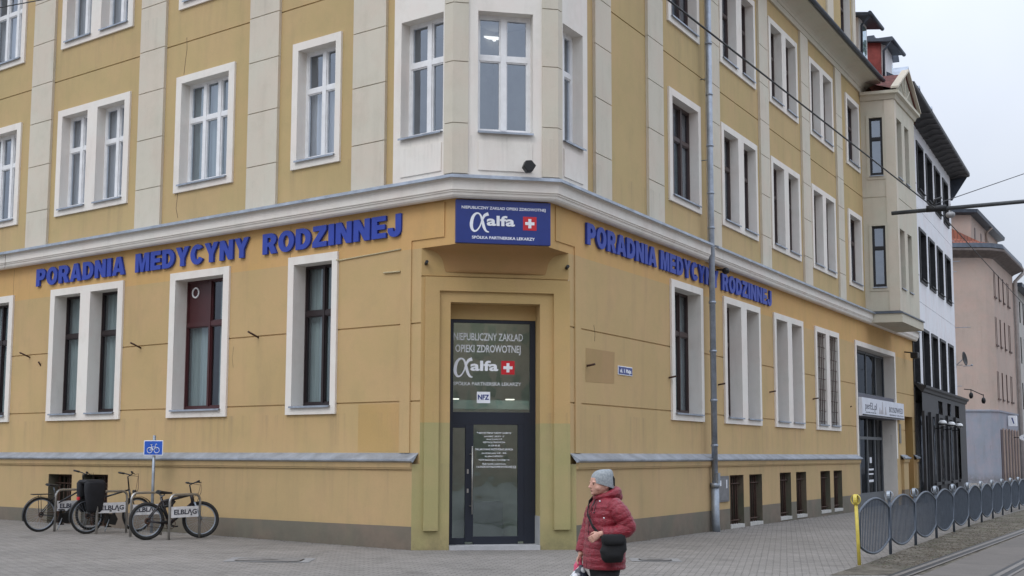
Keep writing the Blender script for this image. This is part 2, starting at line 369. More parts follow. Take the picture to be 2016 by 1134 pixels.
def glyph_shape(splines, extr):
    c = bpy.data.curves.new('glyph', 'CURVE'); c.dimensions = '2D'; c.fill_mode = 'BOTH'; c.extrude = extr
    for pts in splines:
        sp = c.splines.new('POLY'); sp.points.add(len(pts)-1)
        for i, (x, y) in enumerate(pts): sp.points[i].co = (x, y, 0, 1)
        sp.use_cyclic_u = True
    o = bpy.data.objects.new('glyph', c); COL.objects.link(o); dg = bpy.context.evaluated_depsgraph_get()
    me = bpy.data.meshes.new_from_object(o.evaluated_get(dg)); bpy.data.objects.remove(o); bpy.data.curves.remove(c)
    r = [v.co.copy() for v in me.vertices], [tuple(p.vertices) for p in me.polygons]; bpy.data.meshes.remove(me); return r
def arc(cx, cy, rx, ry, a0, a1, n=14): return [(cx+rx*cos(RAD(a0+(a1-a0)*k/n)), cy+ry*sin(RAD(a0+(a1-a0)*k/n))) for k in range(n+1)]
# heavy grotesque capitals, height 1
GL = {
 'I': (.30, [[(0, 0), (.30, 0), (.30, 1), (0, 1)]]),
 'P': (.76, [[(0, 0), (.29, 0), (.29, .34), (.44, .34)]+arc(.44, .67, .32, .33, -90, 90, 12)+[(0, 1)], [(.29, .56), (.38, .56)]+arc(.38, .67, .09, .11, -90, 90, 6)+[(.29, .78)]]),
 'R': (.82, [[(0, 0), (.28, 0), (.28, .36), (.36, .36), (.50, 0), (.82, 0), (.64, .42)]+arc(.46, .69, .33, .31, -45, 90, 12)+[(0, 1)], [(.28, .56), (.40, .56)]+arc(.40, .675, .09, .115, -90, 90, 6)+[(.28, .79)]]),
 'O': (.90, [arc(.45, .5, .45, .52, 0, 345, 26), arc(.45, .5, .16, .29, 0, 342, 20)]),
 'A': (.90, [[(0, 0), (.28, 0), (.33, .17), (.57, .17), (.62, 0), (.90, 0), (.61, 1), (.29, 1)], [(.38, .37), (.52, .37), (.45, .70)]]),
 'D': (.84, [[(0, 0), (.36, 0)]+arc(.36, .5, .48, .5, -90, 90, 16)+[(0, 1)], [(.28, .23), (.34, .23)]+arc(.34, .5, .21, .27, -90, 90, 10)+[(.28, .77)]]),
 'N': (.84, [[(0, 0), (.27, 0), (.27, .54), (.56, 0), (.84, 0), (.84, 1), (.57, 1), (.57, .46), (.28, 1), (0, 1)]]),
 'M': (1.0, [[(0, 0), (.25, 0), (.25, .66), (.40, 0), (.60, 0), (.75, .66), (.75, 0), (1, 0), (1, 1), (.64, 1), (.50, .40), (.36, 1), (0, 1)]]),
 'E': (.72, [[(0, 0), (.72, 0), (.72, .23), (.28, .23), (.28, .39), (.67, .39), (.67, .61), (.28, .61), (.28, .77), (.71, .77), (.71, 1), (0, 1)]]),
 'C': (.84, [arc(.45, .5, .44, .52, 40, 330, 22)+[(.56, .36)]+arc(.45, .5, .15, .28, 310, 55, 14)]),
 'Y': (.88, [[(.30, 0), (.58, 0), (.58, .40), (.88, 1), (.58, 1), (.44, .66), (.30, 1), (0, 1), (.30, .40)]]),
 'Z': (.78, [[(0, 0), (.78, 0), (.78, .24), (.36, .24), (.76, .78), (.76, 1), (.03, 1), (.03, .76), (.40, .76), (0, .22)]]),
 'J': (.66, [[(.38, 1), (.66, 1), (.66, .30)]+arc(.33, .30, .33, .32, 0, -180, 14)+[(0, .40), (.26, .40), (.26, .30)]+arc(.32, .30, .06, .08, 180, 360, 5)]),
}
def big_letters(word, F, ua, ub, z0, z1, w, root, thick=.045):
    gap = .095; tot = sum(GL[c][0] for c in word)+gap*(len(word)-1); k = (ub-ua)/tot; x = 0
    for c in word:
        vs, fs = glyph_shape(GL[c][1], .5); mb = MB()
        mb.add([F.p(ua+(x+v.x)*k, w+(v.z+.5)*thick, z0+v.y*(z1-z0)) for v in vs], fs)
        obj('letter_'+c.lower(), mb, m_blue, root); x += GL[c][0]+gap

# ================================================================== GROUND
def sheet(name, mat, polys, dz):
    mb = MB()
    for poly in polys: mb.add([(x, y, gz(x)+dz) for x, y in poly], [tuple(range(len(poly)))])
    o = obj(name, mb, mat, recalc=False); return tag(o, kind='structure')
def paving_mat(name, c1, c2, mortar, bw, bh, rot, msz=.006, damp=.25, bump=.5):
    M = NM(name); mp = M.n('ShaderNodeMapping'); mp.inputs['Rotation'].default_value = (0, 0, rot); M.l(M.geo(), mp.inputs['Vector'])
    b = M.n('ShaderNodeTexBrick'); b.inputs['Scale'].default_value = 1; b.inputs['Brick Width'].default_value = bw; b.inputs['Row Height'].default_value = bh
    b.inputs['Mortar Size'].default_value = msz; b.inputs['Mortar Smooth'].default_value = .3
    b.inputs['Color1'].default_value = c1; b.inputs['Color2'].default_value = c2; b.inputs['Mortar'].default_value = mortar
    M.l(mp.outputs[0], b.inputs['Vector'])
    c = M.mix(1., b.outputs['Color'], M.ramp(M.noise(.45, 6, .65), .3, .7, (.78, .78, .78, 1), (1.08, 1.07, 1.06, 1)), 'MULTIPLY')
    c = M.mix(M.ramp(M.noise(1.7, 8, .75), .52, .66, (0, 0, 0, 1), (damp,)*3+(1,)), c, (.06, .055, .045, 1))
    c = M.mix(M.ramp(M.noise(.22, 5, .6), .45, .6, (0, 0, 0, 1), (.22,)*3+(1,)), c, (.10, .095, .085, 1))
    c = M.mix(M.ramp(M.noise(7, 4, .7), .66, .72, (0, 0, 0, 1), (.35,)*3+(1,)), c, (.36, .35, .33, 1))
    c = M.mix(.25, c, M.ramp(M.noise(60, 3), .25, .75), 'OVERLAY')
    M.l(c, M.p.inputs['Base Color']); M.p.inputs['Roughness'].default_value = .82
    ad = M.n('ShaderNodeMath', operation='ADD'); ml = M.n('ShaderNodeMath', operation='MULTIPLY'); ml.inputs[1].default_value = -1
    M.l(b.outputs['Fac'], ml.inputs[0]); M.l(ml.outputs[0], ad.inputs[0]); M.l(M.noise(3, 5), ad.inputs[1])
    M.bump(ad.outputs[0], bump, .012); return M.m
m_pave = paving_mat('concrete_pavers', (.285, .264, .243, 1), (.225, .208, .190, 1), (.115, .105, .092, 1), .21, .105, RAD(12), .009, .4, .8)
m_asph = paving_mat('concrete_track_slabs', (.150, .134, .121, 1), (.135, .121, .109, 1), (.08, .07, .06, 1), 3.0, 2.4, aW, .02, .3, .3)
M = NM('sandy_verge'); c = M.mix(M.ramp(M.noise(1.6, 10, .8), .4, .6), (.075, .064, .048, 1), (.21, .185, .145, 1))
c = M.mix(M.ramp(M.noise(2.6, 7, .7), .52, .62), c, (.085, .088, .05, 1)); c = M.mix(M.ramp(M.noise(14, 6, .8), .58, .68), c, (.06, .045, .035, 1))
M.l(c, M.p.inputs['Base Color']); M.p.inputs['Roughness'].default_value = .95; M.bump(M.noise(9, 10, .8), 1.0, .06); m_dirt = M.m
def rp(u, w): p = FR.p(u, w, 0); return (p.x, p.y)
sheet('ground', m_pave, [[(-300, -120), (400, -120), (400, 500), (-300, 500)]], 0)
sheet('sandy_verge', m_dirt, [[rp(-2.2, 5.0), rp(-1.2, 6.1), rp(60, 5.75), rp(60, 3.6), rp(14, 4.35), rp(.4, 4.95)]], .006)
sheet('tram_road', m_asph, [[rp(-60, 6.3), rp(-1.2, 6.1), rp(60, 5.75), rp(120, 5.75), rp(120, 14), rp(-60, 14)]], .010)
def rail(w, label):
    r = thing('tram_rail', FR.p(0, w, 0), label, 'rail', 'tram rails set in the street'); g_, h_ = MB(), MB()
    for mb, a, b, z in ((g_, -.055, .025, .020), (h_, .025, .115, .017), (g_, .115, .16, .020), (h_, -.12, -.055, .017)):
        prev = None
        for u in range(-40, 91, 5):
            c = [FR.p(u, w+o-.001*u, 0) for o in (a, b)]; c = [Vector((p.x, p.y, gz(p.x)+z)) for p in c]
            if prev: mb.quad(prev[0], c[0], c[1], prev[1])
            prev = c
    obj('rail_head', g_, rough_mat('rail_steel', (.20, .18, .16), .2, 12, .45, 80, .1, .4), r); obj('rail_groove', h_, m_black, r)
rail(5.85, 'grooved tram rail beside the sandy verge, nearer to the fence'); rail(7.07, 'grooved tram rail farther out in the street, at the lower right corner')

# ================================================================== CORNER BUILDING
cb = thing('corner_building', (FC.p(1.45, 0, 0)), 'large ochre plastered corner building with cream pilasters and white window surrounds', 'building')
GV = [2.53, 3.88, 5.19, 10.25, 14.2]
D0, D1, D2 = (2.49, 5.175), (7.17, 9.355), (11.13, 13.18)      # opening heights per storey
# --- openings on the left facade: (outer u0,u1, [openings], lights)
LW = [((1.96, 3.29), [(2.10, 3.13)], 2), ((5.01, 6.89), [(5.19, 6.71)], 3), ((8.51, 11.27), [(8.70, 9.71), (10.09, 11.09)], 2), ((12.83, 14.7), [(13.0, 14.53)], 3)]
RW = [((4.77, 6.70), [(4.95, 6.54)], 3), ((8.11, 10.86), [(8.29, 9.34), (9.76, 10.72)], 2), ((12.03, 14.74), [(12.21, 13.2), (13.6, 14.56)], 2),
      ((15.97, 18.65), [(16.15, 17.12), (17.5, 18.47)], 2), ((20.27, 22.05), [(20.45, 21.87)], 2)]
hl = [(a, b, c, d) for o, ops, n in LW for a, b in ops for c, d in (D0, D1, D2)]
PORT = (20.86, 26.4, -1, 5.14)
hr = [(a, b, c, d) for i, (o, ops, n) in enumerate(RW) for a, b in ops for c, d in ((D1, D2) if i == 4 else (D0, D1, D2))]
NICHE = (28.05, 29.45, -1, 3.05)
FCL = Fr(A, dC, nC)
mb = MB()
grid_wall(mb, FL, -.085, 18, 1.45, 5.19, hl, WM, GV); grid_wall(mb, FL, -.87, .40, 5.19, 6.36, [], WM); grid_wall(mb, FL, .40, 18, 5.19, 14.4, hl, WM, GV)
grid_wall(mb, FR, -.085, 20.5, 1.45, 5.19, hr, WM, GV); grid_wall(mb, FR, 20.5, 29.9, -.6, 5.19, [PORT, NICHE], WM, GV); grid_wall(mb, FR, -.87, .25, 5.19, 6.36, [], WM); grid_wall(mb, FR, .25, 29.9, 5.19, 14.4, hr, WM, GV)
P1, P2 = FL.p(-.87, WM, 0), FR.p(-.87, WM, 0)
mb.quad(P1+Vector((0, 0, 5.19)), P2+Vector((0, 0, 5.19)), P2+Vector((0, 0, 6.36)), P1+Vector((0, 0, 6.36)))
far1 = FR.p(29.9, WM, 0); far2 = FR.p(29.9, -12, 0)
mb.quad(far1+Vector((0, 0, -.6)), far2+Vector((0, 0, -.6)), far2+Vector((0, 0, 14.4)), far1+Vector((0, 0, 14.4)))
obj('facade_wall', mb, m_wall, cb)
# soffit edge strips of the cut-away corner
mb = MB()
s0 = FL.p(-.085, WM, 5.19); s1 = FL.p(-.87, WM, 5.19); s2 = FR.p(-.87, WM, 5.19); s3 = FR.p(-.085, WM, 5.19)
bot0, bot1 = FC.p(.60, .004, 4.78), FC.p(2.30, .004, 4.78)
def lerp(a, b, t): return a+(b-a)*t
top = [lerp(s0, s1, k/8) for k in range(8)]+[lerp(s1, s2, k/14) for k in range(14)]+[lerp(s2, s3, k/8) for k in range(9)]
N = len(top); rows = []
HV = [(0, 0), (.24, .05), (.46, .12), (.62, .22), (.73, .36), (.80, .53), (.84, .71), (.87, .86), (.90, .96), (.94, .995), (1, 1)]
for j in range(11):
    h, v = HV[j]; r = []
    for k, p in enumerate(top):
        s = k/(N-1); q = lerp(bot0, bot1, s); e = FC.p((p-A).dot(dC), .004, 0)
        x = lerp(p, q, h); zz = 5.19-(5.19-4.78)*v
        r.append(Vector((x.x, x.y, zz)))
    rows.append(r)
for j in range(10):
    for k in range(N-1): mb.add([rows[j][k], rows[j][k+1], rows[j+1][k+1], rows[j+1][k]], [(0, 1, 2, 3)], True)
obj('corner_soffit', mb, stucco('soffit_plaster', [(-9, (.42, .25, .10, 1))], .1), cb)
# lower chamfer wall with door opening and raised stepped frame
DO = (.65, 2.25, -1, 4.26); mb = MB()
grid_wall(mb, FC, .0, 2.9002, -.6, 1.45, [DO], 0); grid_wall(mb, FC, .131, 2.769, 1.45, 5.19, [DO], 0, [4.70])
obj('corner_wall', mb, m_door, cb)
mb = MB(); w = .055
grid_wall(mb, FC, .20, 2.78, .32, 4.69, [(.45, 2.49, -1, 4.45)], w)
for u, za, zb in ((.20, .32, 4.69), (.45, .32, 4.45), (2.49, .32, 4.45), (2.78, .32, 4.69)): mb.quad(FC.p(u, 0, za), FC.p(u, w, za), FC.p(u, w, zb), FC.p(u, 0, zb))
for a, b, z in ((.20, .45, .32), (2.49, 2.78, .32), (.45, 2.49, 4.45), (.20, 2.78, 4.69)): mb.quad(FC.p(a, 0, z), FC.p(b, 0, z), FC.p(b, w, z), FC.p(a, w, z))
# deep door reveal
for u in (.65, 2.25): mb.quad(FC.p(u, 0, -.3), FC.p(u, -.62, -.3), FC.p(u, -.62, 4.26), FC.p(u, 0, 4.26))
mb.quad(FC.p(.65, 0, 4.26), FC.p(2.25, 0, 4.26), FC.p(2.25, -.62, 4.26), FC.p(.65, -.62, 4.26))
obj('door_surround', mb, m_door, cb)
mb = MB(); mb.box(FC, .655, 2.245, -.62, .03, -.4, .055); obj('door_step', mb, rough_mat('step_concrete', (.42, .42, .43), .1, 4, .8, 60, .2), cb)
mb = MB(); mb.box(FC, 2.238, 2.2495, -.60, -.01, .056, .55); obj('step_upstand', mb, rough_mat('reveal_skirting', (.36, .37, .37), .1, 4, .8, 60, .2), cb)
# plaster strips either side of the corner opening (raised edging beside the cut corner)
mb = MB()
for F in (FL, FR):
    mb.box(F, .14, .38, WM, WM+.025, 1.64, 5.19)
    mb.prism(F, [(.38, 5.19), (.14, 5.19), (.14, 5.34), (-.62, 5.34), (-.62, 5.95), (.38, 5.95)], WM, WM+.02)
obj('corner_edging', mb, m_wall, cb)
# colour patch left of the door, on the pale band; old repair patch right of it
m_pat = stucco('darker_ochre_patch', [(-9, (.50, .33, .13, 1))], .1); mb = MB(); mb.box(FL, .385, 1.40, WM, WM+.003, 1.66, 2.50); obj('paint_patch', mb, m_pat, cb)
mb = MB(); mb.prism(FR, [(.60, 2.93), (1.87, 2.96), (1.90, 3.56), (.62, 3.55)], WM, WM+.003); obj('paint_patch', mb, stucco('brown_repair_patch', [(-9, (.40, .27, .12, 1))], .1), cb)
# --- plinth
CEL = [(.05, 0)]
cl = [(8.72, 9.66, -.05, 1.17), (10.05, 10.95, -.05, 1.16)]
crr = [(8.14, 9.13, -.02, 1.15), (9.56, 10.55, -.02, 1.15), (12.04, 13.03, .0, 1.165), (13.51, 14.48, .0, 1.165), (15.94, 16.98, .02, 1.165), (17.38, 18.35, .02, 1.165)]
mb = MB(); grid_wall(mb, FL, 0, 18, -.6, 1.46, cl, 0); grid_wall(mb, FR, 0, 20.6, -.6, 1.46, crr, 0); grid_wall(mb, FR, 27.2, 28.0, -.6, 1.46, [], 0); grid_wall(mb, FR, 29.5, 29.9, -.6, 1.46, [], 0)
for F, u in ((FL, 18), (FR, 20.6), (FR, 27.2), (FR, 28.0), (FR, 29.5), (FR, 29.9)): mb.quad(F.p(u, -.12, -.6), F.p(u, 0, -.6), F.p(u, 0, 1.46), F.p(u, -.12, 1.46))
obj('plinth', mb, m_plinth, cb)
mb = MB(); zm = MB()
pt = [(0, 1.36), (.03, 1.36), (.035, 1.385), (.045, 1.39), (.05, 1.50), (.0, 1.505)]
zt = [(.045, 1.475), (.10, 1.505), (.10, 1.53), (WM, 1.64)]
for F, u0, u1 in ((FL, 18, 0), (FR, 0, 20.6), (FR, 27.15, 28.02), (FR, 29.5, 29.88)):
    pts = [F.p(u0, 0, 0), F.p(u1, 0, 0)]; sweep(mb, pts, pt)
    ext = [F.p(u0, 0, 0), F.p(u1+(-.06 if F is FL else .04), 0, 0)] if F is FL else [F.p(u0-.06, 0, 0), F.p(u1+.04, 0, 0)]
    sweep(zm, ext, zt)
# grey repaint lap: thin proud coat along the foot of the plinth
obj('plinth_moulding', mb, m_plinth, cb); obj('plinth_flashing', zm, m_zinc, cb)
def cellar(F, h, i):
    a, b, c, d = h; mb = MB(); dp = .27 if F is FL else .18
    room(mb, F, a, b, c, d, 0, -dp-.6)
    w = obj('cellar_window', mb, m_cellar, cb); fm = MB(); g2 = MB()
    fm.box(F, a, a+.05, -dp-.03, -dp+.02, c, d); fm.box(F, b-.05, b, -dp-.03, -dp+.02, c, d); fm.box(F, a+.05, b-.05, -dp-.03, -dp+.02, d-.05, d); fm.box(F, a+.05, b-.05, -dp-.03, -dp+.02, c, c+.05)
    fm.box(F, (a+b)/2-.03, (a+b)/2+.03, -dp-.03, -dp+.024, c+.05, d-.05); g2.quad(F.p(a, -dp-.01, c), F.p(b, -dp-.01, c), F.p(b, -dp-.01, d), F.p(a, -dp-.01, d))
    for k in range(1, 6): u = a+(b-a)*k/6; fm.tube([F.p(u, -dp+.07, c+.03), F.p(u+.02*rnd.uniform(-1, 1), -dp+.07, d-.05)], .012, 6)
    for z in (c+.12, d-.2): fm.tube([F.p(a, -dp+.09, z), F.p(b, -dp+.09, z)], .014, 6)
    obj('window_frame', fm, m_rust, w); obj('window_pane', g2, m_glassd, w)
    s = MB(); s.box(F, a, b, -dp+.02, .015, c-.05, c+.03); obj('sill', s, rough_mat('pale_concrete_sill', (.48, .47, .44), .12, 5, .85), w)
for i, h in enumerate(cl): cellar(FL, h, i)
for i, h in enumerate(crr): cellar(FR, h, i)
# electricity cabinet door in the plinth next to the pipe
mb = MB(); mb.box(FR, 7.25, 8.0, .0, .035, .56, 1.14); eb = obj('meter_cabinet', mb, rough_mat('cabinet_grey', (.14, .14, .145), .1, 5, .5), cb)
mb = MB(); mb.box(FR, 7.29, 7.96, .035, .04, .60, 1.10); obj('cabinet_door', mb, rough_mat('cabinet_door_grey', (.17, .17, .175), .15, 9, .5), eb)
mb = MB(); mb.prism(FR, [(7.36, .92), (7.44, .92), (7.44, 1.04), (7.36, 1.05)], .04, .042); mb.prism(FR, [(7.78, .86), (7.84, .87), (7.84, 1.06), (7.78, 1.05)], .04, .042); obj('sticker', mb, m_wht, eb)
# --- main cornice
UP = [FL.p(18, 0, 0)-nL*0, FL.p(-.87, WM, 0)+nL*.0, FR.p(-.87, WM, 0), FR.p(29.9, WM, 0)]
UP[0] = FL.p(18, WM, 0)
prof = [(0, 5.985), (.09, 5.972), (.10, 5.962), (.14, 5.962), (.175, 5.975), (.20, 6.005), (.208, 6.04), (.208, 6.052), (.226, 6.055), (.226, 6.085), (.246, 6.088), (.246, 6.275), (.29, 6.285), (.29, 6.31), (0, 6.33)]
UPa = UP[:3]+[FR.p(6.68, WM, 0)]; UPb = [FR.p(6.97, WM, 0), UP[3]]
mb = MB(); sweep(mb, UPa, prof); sweep(mb, UPb, prof); obj('cornice', mb, m_white, cb)
mb = MB(); [sweep(mb, q, [(.295, 6.275), (.335, 6.275), (.33, 6.325), (.0, 6.43)]) for q in (UPa, UPb)]; obj('cornice_flashing', mb, m_zinc, cb)
# --- pilasters
PL_ = [(.79, 1.62), (3.68, 4.55), (7.30, 8.17), (11.53, 12.40), (15.4, 16.3)]
PR_ = [(.97, 1.70), (3.56, 4.40), (7.14, 7.98), (11.11, 11.87), (15.02, 15.81), (18.93, 19.65)]
jn = [6.34, 7.24, 8.32, 9.36, 10.28, 11.28, 12.30, 13.80]
for F, PP in ((FL, PL_), (FR, PR_)):
    for a, b in PP:
        mb = MB(); mb.box(F, a+.004, b-.004, WM, WM+.032, 6.34, 13.82)
        for z0, z1 in zip(jn, jn[1:]): mb.box(F, a, b, WM, WM+.062, z0+.009, z1-.009)
        obj('pilaster', mb, m_beige, cb)
# --- windows of the two facades
for fi, (F, LST) in enumerate(((FL, LW), (FR, RW))):
    for i, (o, ops, n) in enumerate(LST):
        for s, (c, d) in enumerate((D0, D1, D2)):
            if fi == 1 and i == 4 and s == 0: continue
            z0 = c-.145; z1 = d+.155
            oo = [(a, b, c, d) for a, b in ops]; dep = .34 if s == 0 else .25
            if fi == 0: fm = (m_redbr if i == 1 else m_darkfr) if s == 0 else m_pvc
            else: fm = m_brown
            cur = None
            if s == 0 and fi == 0: cur = (m_blind, 'all') if i in (0, 2, 3) else (m_blind, 'sides')
            elif s == 0: cur = (m_blind, 'all') if i == 0 else None
            elif fi == 1: cur = [(m_curt, 'sides'), (m_blind, 'half'), None, (m_curt, 'all'), (m_curt, 'half')][(i*2+s) % 5]
            else: cur = [(m_curt, 'half'), (m_curt, 'sides'), (m_blind, 'all'), (m_curt, 'half'), (m_curt, 'all'), (m_curt, 'sides'), None, (m_curt, 'half')][i*2+s-1]
            window(F, cb, (o[0], o[1], z0, z1), oo, WM, dep, fm, nl=((2 if s == 0 and fi == 0 else n) if len(ops) == 1 else (1 if s == 0 or fi == 1 else 2)), trans=.34 if s == 0 else .36, fwid=.036 if s == 0 else .055, mull=.028 if s == 0 else .05, glass=m_glassg if s == 0 else None,
                   curtain=cur, grille=(fi == 1 and i == 3 and s == 0))
            if grl.v and not grl.f: pass
            grl.__init__()
# round fan outlet in the maroon top light of a ground-floor window
mb = MB(); c0 = FL.p(6.45, WM-.28, 4.93)
mb.tube([c0+dL*(.10*cos(t*pi/12))+Vector((0, 0, .10*sin(t*pi/12))) for t in range(24)], .018, 8, closed=True)
obj('fan_outlet', mb, m_pvc, cb)
mb = MB(); mb.box(FL, 5.99, 6.66, WM-.312, WM-.290, 4.31, 5.12); obj('blind_panel', mb, m_redbr, cb)
# --- first and second floor corner bay
BZ0, BZ1 = 6.36, 14.4
LB = [(-.74, .25, D1[0]-.05, 9.25), (-.74, .25, D2[0]-.05, 13.2)]; UB = [(.43, 1.40, D1[0]-.07, 9.25), (.43, 1.40, D2[0]-.07, 13.2)]; RB = [(-.74, .08, D1[0]-.1, 9.20), (-.74, .08, D2[0]-.1, 13.15)]
mb = MB(); grid_wall(mb, FL, -.97, .42, BZ0, BZ1, LB, .12, [10.25]); grid_wall(mb, FU, 0, 1.828, BZ0, BZ1, UB, 0, [10.25]); grid_wall(mb, FR, -.97, .27, BZ0, BZ1, RB, .12, [10.25])
mb.quad(FL.p(.42, WM, BZ0), FL.p(.42, .12, BZ0), FL.p(.42, .12, BZ1), FL.p(.42, WM, BZ1)); mb.quad(FR.p(.27, WM, BZ0), FR.p(.27, .12, BZ0), FR.p(.27, .12, BZ1), FR.p(.27, WM, BZ1))
obj('bay_wall', mb, m_white, cb)
pts = [FL.p(-.79, .12, 0), UL, FU.p(.26, 0, 0)]; pts2 = [FU.p(1.56, 0, 0), UR, FR.p(-.82, .12, 0)]
for P in (pts, pts2):
    mb = MB()
    for z0, z1 in zip([6.36, 7.24, 8.32, 9.36, 10.28, 11.28, 12.3], [7.24, 8.32, 9.36, 10.28, 11.28, 12.3, 14.3]): sweep(mb, P, [(0, z0+.008), (.03, z0+.008), (.03, z1-.008), (0, z1-.008)])
    obj('bay_pilaster', mb, m_beige, cb)
for z in (6.44, 10.40):
    for F, a, b, w in ((FL, -.72, .23, .12), (FU, .44, 1.38, 0), (FR, -.72, .07, .12)):
        mb = MB(); mb.box(F, a, b, w, w+.02, z, z+.50); obj('bay_panel', mb, m_white, cb)
for F, ops, wm in ((FL, LB, .12), (FU, UB, 0), (FR, RB, .12)):
    for h in ops: window(F, cb, None, [h], wm, .24, m_pvc, nl=2, trans=.36, proud=0, curtain=(m_curt, 'sides') if F is FR else None, sill_out=.07)
for k in range(3):
    mb = MB(); mb.prism(Fr(FU.p(.45, -1.3+.16*k, 9.08), dC, nC), [(0, 0), (.62, 0), (.62, .03), (0, .03)], 0, .09); obj('ceiling_lamp_or_fill', mb, m_lamp, cb)
mb = MB(); c1 = FL.p(2.62, -1.2, 5.0); mb.ball(c1, .035); obj('ceiling_lamp_or_fill', mb, m_lamp, cb)
# --- roof cornice with coved soffit, gutter, attic storey and roof
U2 = [FL.p(18, WM, 0), FL.p(-.87, WM, 0), FR.p(-.87, WM, 0), FR.p(22.9, WM, 0)]
cove = [(0, 13.82), (.06, 13.82), (.06, 13.98), (.085, 13.985), (.085, 14.0)]+[(.085+.50*(1-cos(RAD(a))), 14.0+.22*sin(RAD(a))) for a in range(15, 91, 15)]+[(.62, 14.22), (.62, 14.30), (0, 14.34)]
mb = MB(); sweep(mb, U2, cove); obj('roof_cornice', mb, m_cream, cb)
mb = MB(); gp = [(.625+.075*(1+cos(RAD(a))), 14.32+.075*sin(RAD(a))) for a in range(180, 361, 20)]; sweep(mb, U2, gp+[(.76, 14.33), (.62, 14.315)]); sweep(mb, U2, [(.60, 14.40), (.64, 14.40), (0, 14.75), (0, 14.70)])
obj('gutter', mb, m_zincd, cb)
AT = [(16.4, 17.9, 15.1, 17.6), (20.9, 22.2, 15.1, 17.6), (12.4, 14, 15.1, 17.6), (8.4, 10, 15.1, 17.6)]
mb = MB(); grid_wall(mb, FR, -1, 22.75, 14.35, 18.4, AT, -.3, []); mb.quad(FR.p(22.75, -.3, 14.3), FR.p(22.75, -6, 14.3), FR.p(22.75, -6, 18.4), FR.p(22.75, -.3, 18.4))
mb.quad(FR.p(-1, -.3, 14.35), FL.p(-1, -.3, 14.35), FL.p(-1, -.3, 18.4), FR.p(-1, -.3, 18.4)); grid_wall(mb, FL, -1, 18, 14.35, 18.4, [], -.3)
obj('attic_wall', mb, m_wall, cb)
for h in AT: window(FR, cb, None, [h], -.3, .25, m_brown, nl=2, proud=0)
for a, b in ((19.0, 19.75), (15.0, 15.75), (22.35, 22.74)):
    mb = MB(); mb.box(FR, a, b, -.3, -.24, 14.5, 18.3); obj('attic_pilaster', mb, m_beige, cb)
m_tile = rough_mat('red_roof_tile', (.17, .055, .045), .3, 5, .8, 30, .8); m_tile2 = paving_mat('orange_roof_tile', (.33, .105, .06, 1), (.22, .085, .06, 1), (.10, .04, .03, 1), .25, .30, 0, .02, .3, 1.0)
mb = MB(); mb.box(FR, 21.6, 23.25, -4, .15, 18.4, 18.62)
mb.tube([FR.p(22.9, .2, 18.45), FR.p(23.3, .2, 18.4), FR.p(23.5, .1, 17.9), FR.p(23.5, -.2, 17.75)], .07, 8)
obj('attic_roof_edge', mb, m_zincd, cb)
mb = MB(); mb.add([FR.p(22.75, .3, 14.45), FR.p(29.9, .3, 14.45), FR.p(29.9, -3.5, 18.2), FR.p(22.75, -3.5, 18.2), FR.p(22.75, -3.5, 14.3), FR.p(29.9, -3.5, 14.3)], [(0, 1, 2, 3), (0, 3, 4), (1, 5, 2), (3, 2, 5, 4)]); obj('roof_slope', mb, m_tile, cb)
mb = MB(); mb.box(FL, -1.2, 18, -10, -.25, 18.4, 18.6); mb.box(FR, -1.2, 21.6, -10, -.25, 18.4, 18.601)
obj('roof_deck', mb, m_zincd, cb)
def dormer(root, F, u0, u1, wf, wb, z0, z1, side, front, gable=False):
    mb = MB(); mb.box(F, u0, u1, wb, wf, z0, z1); d = obj('dormer', mb, side, root)
    mb = MB(); e = .22
    if gable:
        um = (u0+u1)/2; h = (u1-u0)*.55
        for (a, za), (b, zb) in (((u0-.1, z1-.08), (um, z1+h)), ((um, z1+h), (u1+.1, z1-.08))):
            mb.prism(F, [(a, za), (b, zb), (b, zb+.06), (a, za+.06)], wb, wf+.25)
        mb.prism(F, [(u0, z1), (u1, z1), (um, z1+h-.02)], wf-.05, wf)
    else:
        mb.add([F.p(u0-e, wf+.45, z1-.12), F.p(u1+e, wf+.45, z1-.12), F.p(u1+e, wb, z1+.35), F.p(u0-e, wb, z1+.35), F.p(u0-e, wf+.45, z1-.24), F.p(u1+e, wf+.45, z1-.24), F.p(u1+e, wb, z1+.2), F.p(u0-e, wb, z1+.2)],
               [(0, 1, 2, 3), (4, 5, 6, 7), (0, 1, 5, 4), (2, 3, 7, 6), (0, 3, 7, 4), (1, 2, 6, 5)])
        mb.tube([F.p(u0-e-.15, wf+.5, z1-.2), F.p(u1+e+.1, wf+.5, z1-.2)], .075, 8)
        mb.tube([F.p(u0-e, wf+.5, z1-.22), F.p(u0-.02, wf+.12, z1-.5), F.p(u0-.02, wf+.10, z0)], .045, 8)
    obj('dormer_roof', mb, m_zincd if not gable else m_zinc, d)
    mb = MB(); mb.box(F, u0+.12, u1-.12, wf, wf+.03, z0+.05, z1-.15); obj('dormer_front', mb, m_pvc, d)
    mb = MB(); mb.box(F, u0+.24, u1-.24, wf+.031, wf+.04, z0+.2, z1-.3); obj('window_pane', mb, m_glassd, d)
m_redclad = rough_mat('red_cladding', (.30, .06, .05), .2, 5, .7)
dormer(cb, FR, 24.2, 25.5, -.5, -3, 15.3, 17.3, m_white, m_pvc); dormer(cb, FR, 27.0, 28.5, -.35, -3, 15.3, 17.15, m_redclad, m_pvc)
